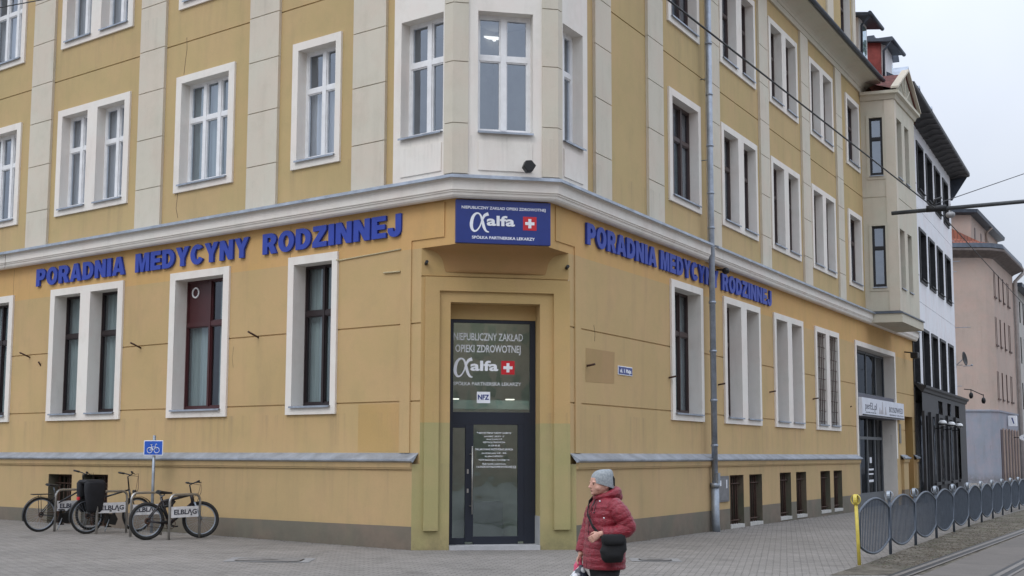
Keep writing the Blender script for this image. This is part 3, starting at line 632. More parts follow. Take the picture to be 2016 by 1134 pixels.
# --- oriel over the shop portal
OU0, OU1, OW = 22.60, 25.95, .97
Oi, Ol, Or_, Oe = FR.p(22.42, WM, 0), FR.p(OU0, OW, 0), FR.p(OU1, OW, 0), FR.p(26.15, WM, 0)
dS = (Ol-Oi).normalized(); nS = Vector((dS.y, -dS.x, 0)); FS = Fr(Oi, dS, nS); SL = (Ol-Oi).length
SO = [(.27, .70, 7.17, 9.25), (.27, .70, 10.95, 12.95)]; FO = [(a, b, c, d) for a, b in ((23.0, 23.78), (24.25, 24.95)) for c, d in ((7.17, 9.2), (10.95, 13.0))]
mb = MB(); OZ0, OZ1 = 6.3, 13.75
grid_wall(mb, FS, 0, SL, OZ0, OZ1, SO, 0, [10.22]); grid_wall(mb, FR, OU0, OU1, OZ0, OZ1, FO, OW, [10.22])
mb.quad(Or_+Vector((0, 0, OZ0)), Oe+Vector((0, 0, OZ0)), Oe+Vector((0, 0, OZ1)), Or_+Vector((0, 0, OZ1)))
ori = obj('oriel_wall', mb, m_cream, cb)
op = [Oi, Ol, Or_, Oe]
mb = MB(); sweep(mb, op, [(0, 5.99), (.10, 5.99), (.10, 6.30), (0, 6.31)]); mb.add([p+Vector((0, 0, 5.995)) for p in op], [(0, 1, 2, 3)])
obj('oriel_base', mb, m_cream, cb); mb = MB(); sweep(mb, op, [(.11, 6.28), (.14, 6.28), (.13, 6.33), (0, 6.38)]); obj('oriel_flashing', mb, m_zincd, cb)
mb = MB(); sweep(mb, op, [(0, 13.55), (.05, 13.55), (.10, 13.68), (.20, 13.72), (.20, 13.82), (0, 13.86)]); mb.add([p+Vector((0, 0, 13.83)) for p in op], [(0, 1, 2, 3)]); obj('oriel_cornice', mb, m_cream, cb)
mb = MB()
for F, a, b in ((FS, SL-.32, SL),): mb.box(F, a, b, 0, .02, 6.38, 13.54)
mb.box(FR, OU0+.001, OU0+.28, OW, OW+.021, 6.38, 13.54); obj('oriel_pilaster', mb, m_beige, cb)
window(FS, cb, (.17, .80, 7.05, 9.35), [SO[0]], 0, .12, m_blackf, nl=1, surround=m_cream, proud=.025, sill_out=.04); window(FS, cb, (.17, .80, 10.83, 13.05), [SO[1]], 0, .12, m_blackf, nl=1, surround=m_cream, proud=.025, sill_out=.04)
for c, d in ((7.17, 9.2), (10.95, 13.0)): window(FR, cb, None, [h for h in FO if h[2] == c], OW, .22, m_brown, nl=1, surround=m_cream, proud=0)
mb = MB(); ap0 = FR.p(24.3, OW+.1, 14.85); ap1 = FR.p(24.3, -1.2, 14.95)
V = [FR.p(22.45, OW+.12, 13.84), FR.p(26.15, OW+.12, 13.84), FR.p(26.3, -.4, 14.3), FR.p(22.15, -.4, 14.3)]
mb.add([V[0], ap0, ap1, V[3]], [(0, 1, 2, 3)]); mb.add([V[1], ap0, ap1, V[2]], [(0, 1, 2, 3)]); obj('oriel_roof', mb, m_tile, cb)
mb = MB(); mb.prism(FR, [(22.5, 13.83), (26.1, 13.83), (24.3, 14.83)], OW-.02, OW+.06); pd = obj('pediment', mb, rough_mat('pediment_plaster', (.33, .31, .24), .15, 4), cb)
mb = MB()
for a, b in (((22.38, 13.86), (24.3, 14.93)), ((24.3, 14.93), (26.22, 13.86))): mb.prism(FR, [a, b, (b[0], b[1]+.07), (a[0], a[1]+.07)], OW-.03, OW+.22)
for u, z in ((23.6, 14.4), (24.3, 14.75), (25.0, 14.4)): mb.prism(FR, [(24.3-.03, 13.86), (24.3+.03, 13.86), (u+.03, z), (u-.03, z)], OW+.06, OW+.085+abs(u-24)*.002)
obj('pediment_trim', mb, m_beige, pd)
# --- shop portal
F = FR; mb = MB(); grid_wall(mb, F, 20.70, 26.58, 1.5, 5.30, [(20.86, 26.4, -1, 5.14)], WM+.04)
for u in (20.70, 26.58): mb.quad(F.p(u, WM, 1.5), F.p(u, WM+.04, 1.5), F.p(u, WM+.04, 5.30), F.p(u, WM, 5.30))
for u in (20.86, 26.4): mb.quad(F.p(u, WM+.04, -.6), F.p(u, -.75, -.6), F.p(u, -.75, 5.14), F.p(u, WM+.04, 5.14))
mb.quad(F.p(20.86, WM+.04, 5.14), F.p(26.4, WM+.04, 5.14), F.p(26.4, -.75, 5.14), F.p(20.86, -.75, 5.14)); mb.quad(F.p(20.7, WM, 5.3), F.p(26.58, WM, 5.3), F.p(26.58, WM+.04, 5.3), F.p(20.7, WM+.04, 5.3))
pf = obj('shop_front', mb, m_white, cb)
mb = MB()
mb.box(F, 20.87, 26.39, -.55, -.12, 2.86, 3.62); obj('fascia', mb, plain('slate_panel', (.10, .10, .125), .6), pf)
fm, gm = MB(), MB()
for u in (20.9, 22.3, 23.7, 25.1, 26.36): fm.box(F, u-.035, u+.035, -.5, -.44, 3.63, 5.12)
fm.box(F, 20.9, 26.36, -.5, -.45, 5.05, 5.13); fm.box(F, 20.9, 26.36, -.5, -.45, 3.62, 3.70); gm.quad(F.p(20.87, -.47, 3.62), F.p(26.4, -.47, 3.62), F.p(26.4, -.47, 5.13), F.p(20.87, -.47, 5.13))
gm.quad(F.p(20.87, -.60, -.3), F.p(26.4, -.60, -.3), F.p(26.4, -.60, 2.85), F.p(20.87, -.60, 2.85))
for u in (20.92, 22.2, 23.0, 24.1, 25.2, 26.35): fm.box(F, u-.05, u+.05, -.62, -.55, -.3, 2.85)
fm.box(F, 20.9, 26.36, -.619, -.551, 2.15, 2.25); fm.box(F, 20.9, 26.36, -.63, -.53, -.3, .35)
obj('window_frame', fm, plain('grey_shop_frame', (.11, .12, .13), .5), pf); obj('window_pane', gm, m_shopg, pf)
mb = MB(); room(mb, F, 20.8, 26.45, -.4, 5.2, -.66, -4); obj('shop_interior', mb, m_roomd, pf)
mb = MB(); mb.box(F, 24.3, 25.0, -.595, -.59, .7, .78); mb.box(F, 24.3, 25.0, -.595, -.59, .95, 1.0); mb.box(F, 24.5, 24.8, -.595, -.59, 1.35, 1.55); mb.box(F, 24.3, 25.05, -.595, -.59, 1.1, 1.16); obj('window_sticker', mb, m_wht, pf)
mb = MB(); room(mb, F, 28.05, 29.45, -.3, 3.05, WM, -1.0); obj('wall_niche', mb, stucco('niche_plaster', [(-9, (.36, .23, .08, 1))], .2), cb)
mb = MB(); mb.box(F, 27.0, 27.25, WM, WM+.03, 2.05, 2.75); obj('number_plate', mb, plain('grey_plate', (.2, .19, .17), .6), cb)
# --- drainpipe
mb = MB(); ux = 6.83
pp = [FR.p(ux, .11, 14.0), FR.p(ux, .11, .95)]
mb.tube(pp, .068, 12)
for z in (13.4, 12.2, 11, 9.8, 8.6, 7.5, 6.7): mb.tube([FR.p(ux, .11, z), FR.p(ux, .11, z+.05)], .082, 12)
for z in (5.0, 3.9, 2.8, 1.8): mb.tube([FR.p(ux, .11, z), FR.p(ux, .11, z+.05)], .082, 12)
dp = obj('drainpipe', mb, m_zinc, cb)
mb = MB(); mb.tube([FR.p(ux, .11, .96), FR.p(ux, .11, .15), FR.p(ux, .13, -.1)], .088, 12); mb.tube([FR.p(ux, .11, .90), FR.p(ux, .11, 1.0)], .105, 12)
mb.box(FR, ux-.07, ux+.07, .15, .21, 1.0, 1.22); obj('pipe_boot', mb, m_galv, dp)
for z in (12.3, 10.2, 8.3): mb = MB(); mb.tube([FR.p(ux, WM, z), FR.p(ux, .11, z)], .012, 6); obj('pipe_bracket', mb, m_galv, dp)
# --- rusty wall pegs
for F, u, z, l in [(FL, 12.08, 3.82, .28), (FL, 7.87, 3.83, .28), (FL, 4.14, 3.85, .28), (FL, 11.62, 3.60, .08), (FR, .66, 3.22, .3), (FR, 4.68, 3.22, .3), (FR, 7.73, 3.22, .3), (FR, 11.63, 3.22, .3), (FR, 15.68, 3.20, .3), (FR, 20.0, 3.12, .1)]:
    mb = MB(); p = F.p(u, WM-.02, z); mb.tube([p, p+F.n*l*(1 if F is FL else .62)+Vector((0, 0, .10 if F is FL else .03))], .02, 6); obj('wall_peg', mb, m_rust, cb)
for u in (.21, 2.73):
    mb = MB(); mb.tube([FC.p(u, 0, 4.92), FC.p(u, .12, 4.94)], .03, 8); obj('wall_peg', mb, m_black, cb)
# hairline cracks in the render
mb = MB()
def crack(F, pts, w, r=.006):
    mb.tube([F.p(u, w, z) for u, z in pts], r, 4)
crack(FL, [(6.70, 9.55), (6.66, 9.85), (6.62, 10.1), (6.64, 10.35)], WM); crack(FL, [(6.75, 6.5), (6.82, 6.7), (6.78, 7.05)], WM); [crack(FL, [(u, 5.34), (u+.01, 5.6), (u, 5.95)], WM-.002, .005) for u in (1.97, 3.28, 12.9)]; crack(FL, [(4.86, 3.3), (4.9, 3.5), (4.86, 3.72)], WM-.002, .005); crack(FL, [(12.9, 5.96), (12.9, 6.28)], WM+.248, .005); crack(FR, [(1.0, 3.7), (1.02, 3.85), (.97, 4.0)], WM)
obj('plaster_crack', mb, plain('crack_shadow', (.09, .07, .05), 1), cb)
# plaster trunking between window and corner, left facade
mb = MB(); mb.tube([FL.p(1.99, WM+.045, 5.17), FL.p(1.9, WM+.01, 5.16), FL.p(.39, WM+.01, 5.22)], .014, 6); mb.tube([FL.p(.80, WM+.02, 4.83), FL.p(.40, WM+.02, 4.82)], .016, 6); obj('cable', mb, plain('painted_cable', (.5, .42, .25), .7), cb)

# ================================================================== ENTRANCE DOOR (part of the corner building)
F = Fr(FC.p(0, -.36, 0), dC, nC); mb = MB(); z0 = .056
mb.box(F, .66, .76, -.06, .0, z0, 4.0); mb.box(F, 2.04, 2.245, -.06, .0, z0, 2.36); mb.box(F, 2.15, 2.245, -.06, .0, 2.36, 4.0); mb.box(F, .76, 2.15, -.06, .0, 3.94, 4.0)
mb.box(F, .76, 2.04, -.06, .001, 2.14, 2.36)
mb.box(F, .985, 1.13, -.06, .004, .10, 2.14); mb.box(F, .76, .985, -.06, 0, z0, .17); mb.box(F, .76, .985, -.06, 0, 2.08, 2.14)
mb.box(F, 1.13, 1.93, -.06, .004, z0, .19); mb.box(F, 1.93, 2.04, -.06, .004, .10, 2.14)
door = obj('entrance_door', mb, m_navy, cb, bevel=.004)
mb = MB(); mb.box(F, .652, 2.248, -.06, .02, 4.0, 4.258); obj('door_lintel', mb, m_door, cb)
mb = MB(); P = F.p
for a, b, c, d in ((.76, 2.15, 2.36, 3.94), (.76, .985, .17, 2.08), (1.13, 1.93, .19, 2.14)): mb.quad(P(a, -.03, c), P(b, -.03, c), P(b, -.03, d), P(a, -.03, d))
obj('door_pane', mb, m_glassd, door)
mb = MB(); mb.tube([P(1.10, .06, .58), P(1.10, .06, 1.76)], .014, 8)
for z in (.72, 1.62): mb.tube([P(1.06, 0, z), P(1.10, .06, z)], .01, 6)
obj('door_handle', mb, m_steel, door)
mb = MB(); mb.box(F, 1.015, 1.045, .004, .014, 1.28, 1.36); mb.box(F, 1.015, 1.045, .004, .014, .95, 1.02); obj('door_lock', mb, m_steel, door)
m_lobby = plain('lobby_wall', (.52, .56, .50), .8); m_lobf = plain('lobby_floor', (.20, .19, .17), .5)
mb = MB(); room(mb, F, .40, 2.5, .03, 4.3, -.08, -1.5); obj('lobby', mb, m_lobby, door)
mb = MB(); mb.box(F, 1.22, 1.85, -1.3, -.95, .1, .75); mb.box(F, .62, .86, -1.2, -.9, .1, 1.9); obj('lobby_furniture', mb, plain('grey_furniture', (.22, .24, .22), .6), door)
mb = MB(); mb.box(F, .62, 2.24, -.35, -.22, 2.42, 2.58); obj('reflection_lamp_strip', mb, plain('pale_green_strip', (.42, .52, .46), .4), door)  # pale bar standing in for a lamp strip reflection in the door glass
M = NM('lobby_fill_glow'); M.p.inputs['Emission Color'].default_value = (1, .98, .92, 1); M.p.inputs['Emission Strength'].default_value = 2.2
for a_ in (.80, 1.55):
    mb = MB(); mb.box(F, a_, a_+.5, -.95, -.75, 4.20, 4.24); obj('ceiling_lamp_or_fill', mb, M.m, door)  # fill panels added to brighten the lobby behind the glass
for a_ in (.80, 1.82):
    mb = MB(); mb.box(F, a_, a_+.15, -.60, -.5, 2.60, 2.62); obj('ceiling_lamp_or_fill', mb, m_lamp, door)
def alpha_logo(mb, F, u, z, s, w, th=.003):
    """white open alpha loop with a brush-like crossing tail"""
    pts = []; n = 34
    ctrl = [(.93, .98), (.72, .88), (.58, .60), (.46, .28), (.30, .06), (.14, .02), (.02, .18), (.0, .45), (.08, .78), (.24, .97), (.40, .98), (.52, .84), (.60, .58), (.68, .26), (.80, .04), (.96, -.02)]
    wd = [.20, .15, .09, .07, .08, .11, .16, .18, .16, .11, .08, .10, .14, .16, .11, .05]
    P2 = []
    for i in range(len(ctrl)-1):
        p0, p1, p2, p3 = ctrl[max(i-1, 0)], ctrl[i], ctrl[i+1], ctrl[min(i+2, len(ctrl)-1)]
        for k in range(5):
            t = k/5; f = lambda a, b, c, d: .5*(2*b+(c-a)*t+(2*a-5*b+4*c-d)*t*t+(3*b-a-3*c+d)*t**3)
            P2.append((f(p0[0], p1[0], p2[0], p3[0]), f(p0[1], p1[1], p2[1], p3[1]), wd[i]*(1-t)+wd[i+1]*t))
    P2.append(ctrl[-1]+(wd[-1],))
    L1, L2 = [], []
    for i, (x, y, q) in enumerate(P2):
        a = P2[max(i-1, 0)]; b = P2[min(i+1, len(P2)-1)]; dx, dy = b[0]-a[0], b[1]-a[1]; l = math.hypot(dx, dy) or 1
        L1.append((x-dy/l*q/2, y+dx/l*q/2)); L2.append((x+dy/l*q/2, y-dx/l*q/2))
    G = lambda p, ww: F.p(u+p[0]*s, ww, z+p[1]*s)
    for i in range(len(P2)-1):
        ww = w+th+i*.00004
        mb.quad(G(L1[i], ww), G(L1[i+1], ww), G(L2[i+1], ww), G(L2[i], ww))
def clinic_print(root, F, u0, sw, z, w, scale):
    mb = MB(); alpha_logo(mb, F, u0, z-.02*scale, .36*scale, w); put_text(mb, 'alfa', F, u0+.30*scale, u0+.86*scale, z+.10*scale, z+.30*scale, w+.0045, bold=.03, bounds_text='l')
    obj('logo', mb, m_wht, root)
    c = sw; h = .135*scale; mb = MB(); zc = z+.17*scale; mb.box(F, c-h, c+h, w, w+.003, zc-h, zc+h); obj('red_square', mb, m_redp, root)
    mb = MB(); a = h*.68; b = h*.22; mb.prism(F, [(c-b, zc-a), (c+b, zc-a), (c+b, zc-b), (c+a, zc-b), (c+a, zc+b), (c+b, zc+b), (c+b, zc+a), (c-b, zc+a), (c-b, zc+b), (c-a, zc+b), (c-a, zc-b), (c-b, zc-b)], w+.003, w+.006); obj('white_cross', mb, m_wht, root)
m_film = plain('grey_film_lettering', (.62, .64, .66), .6)
w = -.028
for t_, a_, b_, c_, d_, q_ in (('NIEPUBLICZNY ZAKŁAD', .77, 2.02, 3.63, 3.76, .010), ('OPIEKI ZDROWOTNEJ', .80, 1.98, 3.42, 3.55, .014), ('SPÓŁKA PARTNERSKA LEKARZY', .77, 1.99, 2.83, 2.89, .010)):
    mb = MB(); put_text(mb, t_, F, a_, b_, c_, d_, w, bold=q_); obj('door_lettering', mb, m_film, door)
clinic_print(door, F, .80, 1.75, 3.00, w, .90)
mb = MB(); mb.box(F, 1.19, 1.43, w, w+.003, 2.52, 2.72); st = obj('white_sticker', mb, m_wht, door)
mb = MB(); put_text(mb, 'NFZ', F, 1.21, 1.41, 2.58, 2.67, w+.003, bold=.03); obj('sticker_print', mb, m_bluep, st)
rows_ = [('Przyjmują lekarze rodzinni i pediatrzy', .62, .030, 1.985), ('poniedziałek - piątek 8 - 18', .36, .024, 1.925), ('wizyty domowe 8-18', .28, .022, 1.875), ('REJESTRACJA TELEFONICZNA', .40, .024, 1.82), ('55 236 00 00', .21, .026, 1.76),
         ('DEKLAROWANIE WIZYT PORAD LEKARZA', .68, .032, 1.69), ('poniedziałek piątek 15.00 - 18.00', .44, .024, 1.63), ('tel. gabinet ZABIEGOWY', .33, .024, 1.575), ('POZOR Stomatologia ul. Żeromskiego 1/16', .55, .026, 1.51), ('Nagłe wypadki i zachorowania', .42, .026, 1.44), ('CAŁODOBOWE POGOTOWIE RATUNKOWE', .64, .032, 1.385)]
mb = MB()
for t, wd, hh, zz in rows_: put_text(mb, t, F, 1.505-wd/2, 1.505+wd/2, zz, zz+hh, w, bold=.012, thick=.002)
put_text(mb, '112', F, 1.81, 1.90, 1.375, 1.42, w, bold=.02, thick=.002); obj('opening_hours', mb, m_wht, door)

# ================================================================== SIGNS
for F, sg, lab in ((Fr(FL.p(0, WM, 0), dL, nL), -1, 'blue raised lettering PORADNIA MEDYCYNY RODZINNEJ on the left facade under the cornice'), (Fr(FR.p(0, WM, 0), dR, nR), 1, 'blue raised lettering PORADNIA MEDYCYNY RODZINNEJ on the right facade behind the drainpipe')):
    spans = [('PORADNIA', 11.87, 8.47), ('MEDYCYNY', 8.09, 4.43), ('RODZINNEJ', 4.02, .36)] if sg < 0 else [('PORADNIA', .59, 3.94), ('MEDYCYNY', 4.16, 7.72), ('RODZINNEJ', 7.98, 11.80)]
    r = thing('lettering_sign', F.p(6, 0, 5.46), lab, 'sign', 'raised blue clinic lettering')
    for wd_, a, b in spans: big_letters(wd_, F, a, b, 5.455, 5.855, .012, r)
r = thing('clinic_sign_board', FU.p(.9, 0, 5.2), 'dark blue clinic sign board with white alfa logo and red cross square above the door', 'sign')
US1 = FL.p(-.87, WM, 0); FB = Fr(US1, dC, nC); mb = MB(); mb.box(FB, -.02, 1.64, .0, .09, 5.20, 5.945); obj('board', mb, m_bluep, r, bevel=.006)
w = .09; mb = MB(); put_text(mb, 'NIEPUBLICZNY ZAKŁAD OPIEKI ZDROWOTNEJ', FB, .08, 1.55, 5.79, 5.838, w, bold=.018); obj('lettering', mb, m_wht, r)
mb = MB(); put_text(mb, 'SPÓŁKA PARTNERSKA LEKARZY', FB, .26, 1.36, 5.275, 5.325, w, bold=.025); obj('lettering', mb, m_wht, r)
clinic_print(r, FB, .25, 1.27, 5.42, w, .88)
r = thing('street_name_sign', FR.p(2.38, WM, 3.22), 'small blue enamel street name plate on the ochre wall right of the door', 'sign')
mb = MB(); mb.box(FR, 2.04, 2.72, WM, WM+.015, 3.145, 3.315); obj('plate', mb, m_wht, r, bevel=.003); mb = MB(); mb.box(FR, 2.055, 2.705, WM+.015, WM+.018, 3.16, 3.30); obj('blue_field', mb, m_bluep, r)
mb = MB(); put_text(mb, 'ul. 1 Maja', FR, 2.11, 2.65, 3.19, 3.265, WM+.018, bold=.03); obj('lettering', mb, m_wht, r)
r = thing('shop_sign_board', FR.p(24, WM, 2.9), 'white shop sign board over the dark shop entrance under the oriel', 'sign')
mb = MB(); mb.box(FR, 20.86, 27.2, WM+.05, WM+.16, 2.88, 3.47); obj('board', mb, rough_mat('sign_board_white', (.66, .68, .74), .05, 4, .5), r); mb = MB(); mb.box(FR, 20.9, 27.1, WM+.16, WM+.19, 2.90, 2.935); obj('light_strip', mb, m_black, r)
mb = MB(); w = WM+.16; put_text(mb, 'perEL.pl', FR, 21.3, 22.9, 3.11, 3.33, w, bold=.0); put_text(mb, 'BOSØWED', FR, 24.8, 27.0, 3.10, 3.28, w, bold=.0); put_text(mb, 'perelka stolarnia', FR, 21.35, 22.8, 2.99, 3.03, w); put_text(mb, 'SREBRO ZŁOTO', FR, 24.8, 27.05, 2.99, 3.03, w); obj('lettering', mb, m_ink, r)
mb = MB()
for u, h, q in ((23.35, .22, .16), (23.75, .42, .13), (24.2, .26, .15), (23.55, .15, .1)):
    mb.prism(FR, [(u-q, 3.0), (u+q, 3.0), (u+q*.5, 3.0+h*.5), (u+.02, 3.0+h), (u-.02, 3.0+h), (u-q*.5, 3.0+h*.45)], w, w+.003+u*.0001)
obj('skyline_print', mb, plain('print_grey', (.42, .40, .42), .6), r)
# floodlights, camera
r = thing('floodlight', FU.p(1.28, .25, 6.37), 'small black floodlight standing on the cornice under the corner bay', 'lamp')
mb = MB(); q = FU.p(1.27, .22, 6.50); mb.prism(Fr(q, dC, nC), [(-.10, -.02), (-.03, -.11), (.06, -.10), (.12, 0), (.04, .09), (-.06, .08)], -.08, .08); obj('lamp_housing', mb, m_black, r, bevel=.01); mb = MB(); mb.tube([FU.p(1.27, .15, 6.40), FU.p(1.27, .2, 6.46)], .015, 6); obj('bracket', mb, m_black, r)
r = thing('security_lamp', FR.p(7.75, WM, 5.85), 'small black lamp fixed under the cornice just right of the drainpipe', 'lamp')
mb = MB(); mb.ball(FR.p(7.75, .12, 5.86), (.09, .12, .08)); obj('lamp_housing', mb, m_black, r); mb = MB(); mb.tube([FR.p(7.75, WM, 5.9), FR.p(7.75, .10, 5.88)], .02, 6); obj('bracket', mb, m_black, r)
r = thing('security_lamp', FR.p(28.3, WM, 5.3), 'dark lamp high on the ochre wall right of the shop portal', 'lamp')
mb = MB(); mb.box(FR, 28.15, 28.55, .15, .42, 5.2, 5.42); obj('lamp_housing', mb, m_black, r, bevel=.03); mb = MB(); mb.tube([FR.p(28.35, WM, 5.45), FR.p(28.35, .3, 5.4)], .025, 6); obj('bracket', mb, m_black, r)

# ================================================================== BICYCLE STAND AREA
def gp(x, y, z=0): return Vector((x, y, gz(x)+z))
WF = Fr(Vector((0, 0, 0)), Vector((1, 0, 0)), Vector((0, -1, 0)))      # local frame: u right, w towards viewer
def make_rack():
    r = thing('bike_rack', (0, 0, 0), None, None, 'steel bicycle hoops'); h = .82; R_ = .13; Wd = .72
    pts = [(0, 0, -.05), (0, 0, h-R_)]+[(R_-R_*cos(a), 0, h-R_+R_*sin(a)) for a in [pi/2*k/6 for k in range(1, 7)]]+[(Wd-R_+R_*sin(a), 0, h-R_+R_*cos(a)) for a in [pi/2*k/6 for k in range(0, 7)]]+[(Wd, 0, -.05)]
    mb = MB(); mb.tube(pts, .024, 10); obj('hoop', mb, m_steel, r)
    mb = MB(); mb.box(WF, .035, Wd-.035, -.004, .004, .40, .60); pl = obj('plate', mb, rough_mat('white_rack_plate', (.80, .81, .84), .12, 9, .5, 60, .05), r)
    mb = MB(); put_text(mb, 'ELBLĄG', WF, .10, Wd-.08, .455, .545, .004, bold=.03, thick=.003, bounds_text='E'); obj('lettering', mb, m_ink, pl)
    return r
racks = [(-9.12, 25.8, -8.72, 26.4, 'steel bicycle hoop with white plate, farthest left of the four, beside the mudguarded bicycle'), (-8.06, 25.1, -7.66, 25.7, 'steel bicycle hoop with white plate just right of the black pannier bag'),
         (-7.22, 24.5, -6.80, 25.1, 'steel bicycle hoop with white plate half hidden behind the mountain bike wheel, third from left'), (-6.29, 23.75, -5.87, 24.35, 'steel bicycle hoop with white plate at the right end, in front of the mountain bike')]
proto = None
for (x, y, x2, y2, lab) in racks:
    o = make_rack() if proto is None else copy_tree(proto)
    proto = proto or o; a = math.atan2(y2-y, x2-x); o.location = gp(x, y); o.rotation_euler = (0, 0, a); tag(o, lab, 'bike rack')
def wheel_part(r, cx, R, wid, cz, yaw=0, rimmat=None, tyre=.024):
    c = Vector((cx, 0, cz)); n = 40
    f = lambda a, rad, y=0: c+Vector((rad*cos(a)*cos(yaw)-y*sin(yaw), rad*cos(a)*sin(yaw)+y*cos(yaw), rad*sin(a)))
    mb = MB(); mb.tube([f(2*pi*k/n, R-tyre) for k in range(n)], tyre, 8, closed=True); t = obj('wheel', mb, m_rubber, r)
    mb = MB(); mb.tube([f(2*pi*k/n, R-tyre*2.1) for k in range(n)], .012, 6, closed=True); obj('rim', mb, rimmat or m_galv, t)
    mb = MB()
    for k in range(28):
        a = 2*pi*k/28; s = .03 if k % 2 else -.03; mb.tube([f(a+.35*(1 if k % 4 < 2 else -1), .025, s), f(a, R-tyre*2.2)], .0016, 3, cap=False)
    obj('spokes', mb, m_galv, t)
    mb = MB(); mb.tube([f(0, 0, -.05), f(0, 0, .05)], .022, 8); obj('hub', mb, m_black, t); return t
def make_bike(lab, frame_mat, kind):
    r = thing('bicycle', (0, 0, 0), lab, 'bicycle', 'bicycles parked at the hoops'); R = .345; V = lambda x, z, y=0: Vector((x, y, z))
    mtb = kind == 'mtb'; sx_ = .10 if mtb else .0; ty = .034 if mtb else .024
    wheel_part(r, -.52, R, .05, R, 0, tyre=ty); wheel_part(r, .54, R, .05, R, RAD(-18) if mtb else RAD(6), tyre=ty)
    bb = V(-.08, .28); seat = V(-.25, .78); headt = V(.355, .84 if not mtb else .82); headb = V(.385, .68 if not mtb else .66); ra = V(-.52, R); fa = V(.54, R)
    mb = MB(); tr = .030 if mtb else .018
    mb.tube([bb, seat], tr*.9, 8); mb.tube([bb, headb], tr*1.15, 8); mb.tube([lerp(bb, seat, .82 if kind != 'city' else .55), headt], tr, 8)
    for y in (-.05, .05):
        mb.tube([bb+V(0, 0, y*.5), ra+V(0, 0, y)], tr*.55, 6); mb.tube([lerp(bb, seat, .85)+V(0, 0, y*.3), ra+V(0, 0, y)], tr*.5, 6)
    mb.tube([headb, headt], tr*1.2, 8); obj('frame', mb, frame_mat, r)
    mb = MB()
    for y in (-.05, .05): mb.tube([V(.40, .66, y), V(.45, .52, y), V(.54, R, y)], .017 if mtb else .012, 8)
    mb.tube([V(.40, .66, -.06), V(.40, .66, .06)], .018, 6); obj('fork', mb, m_black if not mtb else m_galv, r)
    mb = MB(); top_ = V(.32, 1.10 if not mtb else .99); mb.tube([headt, top_, V(.38, top_.z+.03)], .014, 8)
    hw = .28; hb = [V(.38-.04*abs(s)**2*(0 if mtb else 3), top_.z+.03+(.06 if not mtb else .03)*abs(s), s*hw) for s in (-1, -.7, -.4, 0, .4, .7, 1)]
    mb.tube(hb, .012, 8); h = obj('handlebar', mb, m_black, r)
    for s in (-1, 1):
        mb = MB(); mb.tube([hb[0 if s < 0 else -1], lerp(hb[0 if s < 0 else -1], hb[1 if s < 0 else -2], 1.2)], .019, 8); obj('grip', mb, m_black, h)
        mb = MB(); mb.tube([lerp(hb[0 if s < 0 else -1], hb[1 if s < 0 else -2], 1.3), lerp(hb[0 if s < 0 else -1], hb[1 if s < 0 else -2], .3)+V(.06, -.03)], .007, 6); obj('brake_lever', mb, m_black, h)
    mb = MB(); mb.tube([V(.40, top_.z+.03, .1), V(.58, top_.z+.0, .05), V(.55, .85), V(.44, .62)], .005, 5); mb.tube([V(.40, top_.z+.03, -.1), V(.54, top_.z+.06, -.03), V(.5, .84), V(.36, .72)], .004, 5); obj('brake_cable', mb, m_black, r)
    sz = .90 if not mtb else .84; mb = MB(); mb.tube([seat, V(-.275+sx_, sz-.02)], .014, 8); obj('seat_post', mb, m_galv, r)
    mb = MB(); rings = []
    for t in range(9):
        q = t/8; x = -.41+sx_+.28*q; wd_ = (.085 if mtb else .078)*(1-q)**.7+.02; th = (.045 if mtb else .035)*(1-q*.5); rings.append([V(x, sz+.005+.02*(1-q)**2+th*sin(a)*(1 if sin(a) > 0 else .6), wd_*cos(a)) for a in [2*pi*k/10 for k in range(10)]])
    mb.loft(rings); obj('saddle', mb, m_black, r)
    mb = MB(); mb.tube([bb+V(0, 0, -.06), bb+V(0, 0, .06)], .03, 8)
    ca = -1.2 if not mtb else -.3
    for s in (1, -1): e = bb+V(.165*cos(ca)*s, .165*sin(ca)*s, .08*s); mb.tube([bb+V(0, 0, .08*s), e], .011, 6)
    ck = obj('crank', mb, m_black, r)
    for s in (1, -1): e = bb+V(.165*cos(ca)*s, .165*sin(ca)*s, .08*s); mb = MB(); mb.box(Fr(e, Vector((1, 0, 0)), Vector((0, 1, 0))), -.05, .05, (0 if s > 0 else -.09), (.09 if s > 0 else 0), -.012, .012); obj('pedal', mb, m_black, ck)
    mb = MB(); mb.tube([bb+V(.09*cos(a), .09*sin(a), -.055) for a in [2*pi*k/20 for k in range(20)]], .007, 5, closed=True); mb.tube([ra+V(.045*cos(a), .045*sin(a), -.04) for a in [2*pi*k/12 for k in range(12)]], .02 if mtb else .012, 5, closed=True)
    mb.tube([bb+V(0, .09, -.055), ra+V(0, .045, -.04)], .006, 4); mb.tube([bb+V(0, -.09, -.055), ra+V(.0, -.1, -.05), ra+V(.02, -.02, -.04)], .006, 4); obj('chain_set', mb, m_rust, r)
    if kind != 'mtb':
        for cx, a0, a1 in ((-.52, 20, 200), (.54, 5, 150)):
            mb = MB(); A_ = [RAD(a0+(a1-a0)*k/16) for k in range(17)]
            for k in range(16):
                P_ = [V(cx+(R+.018)*cos(a), R+(R+.018)*sin(a), y) for a in (A_[k], A_[k+1]) for y in (-.028, .028)]; mb.quad(P_[0], P_[1], P_[3], P_[2])
            m_ = obj('mudguard', mb, m_black, r); so = m_.modifiers.new('thick', 'SOLIDIFY'); so.thickness = .004
        mb = MB(); mb.prism(Fr(Vector((0, -.07, 0)), Vector((1, 0, 0)), Vector((0, 1, 0))), [(-.20, .20), (.04, .15), (.09, .27), (.03, .38), (-.16, .36)], -.012, .012); obj('chain_guard', mb, m_black, r, bevel=.01)
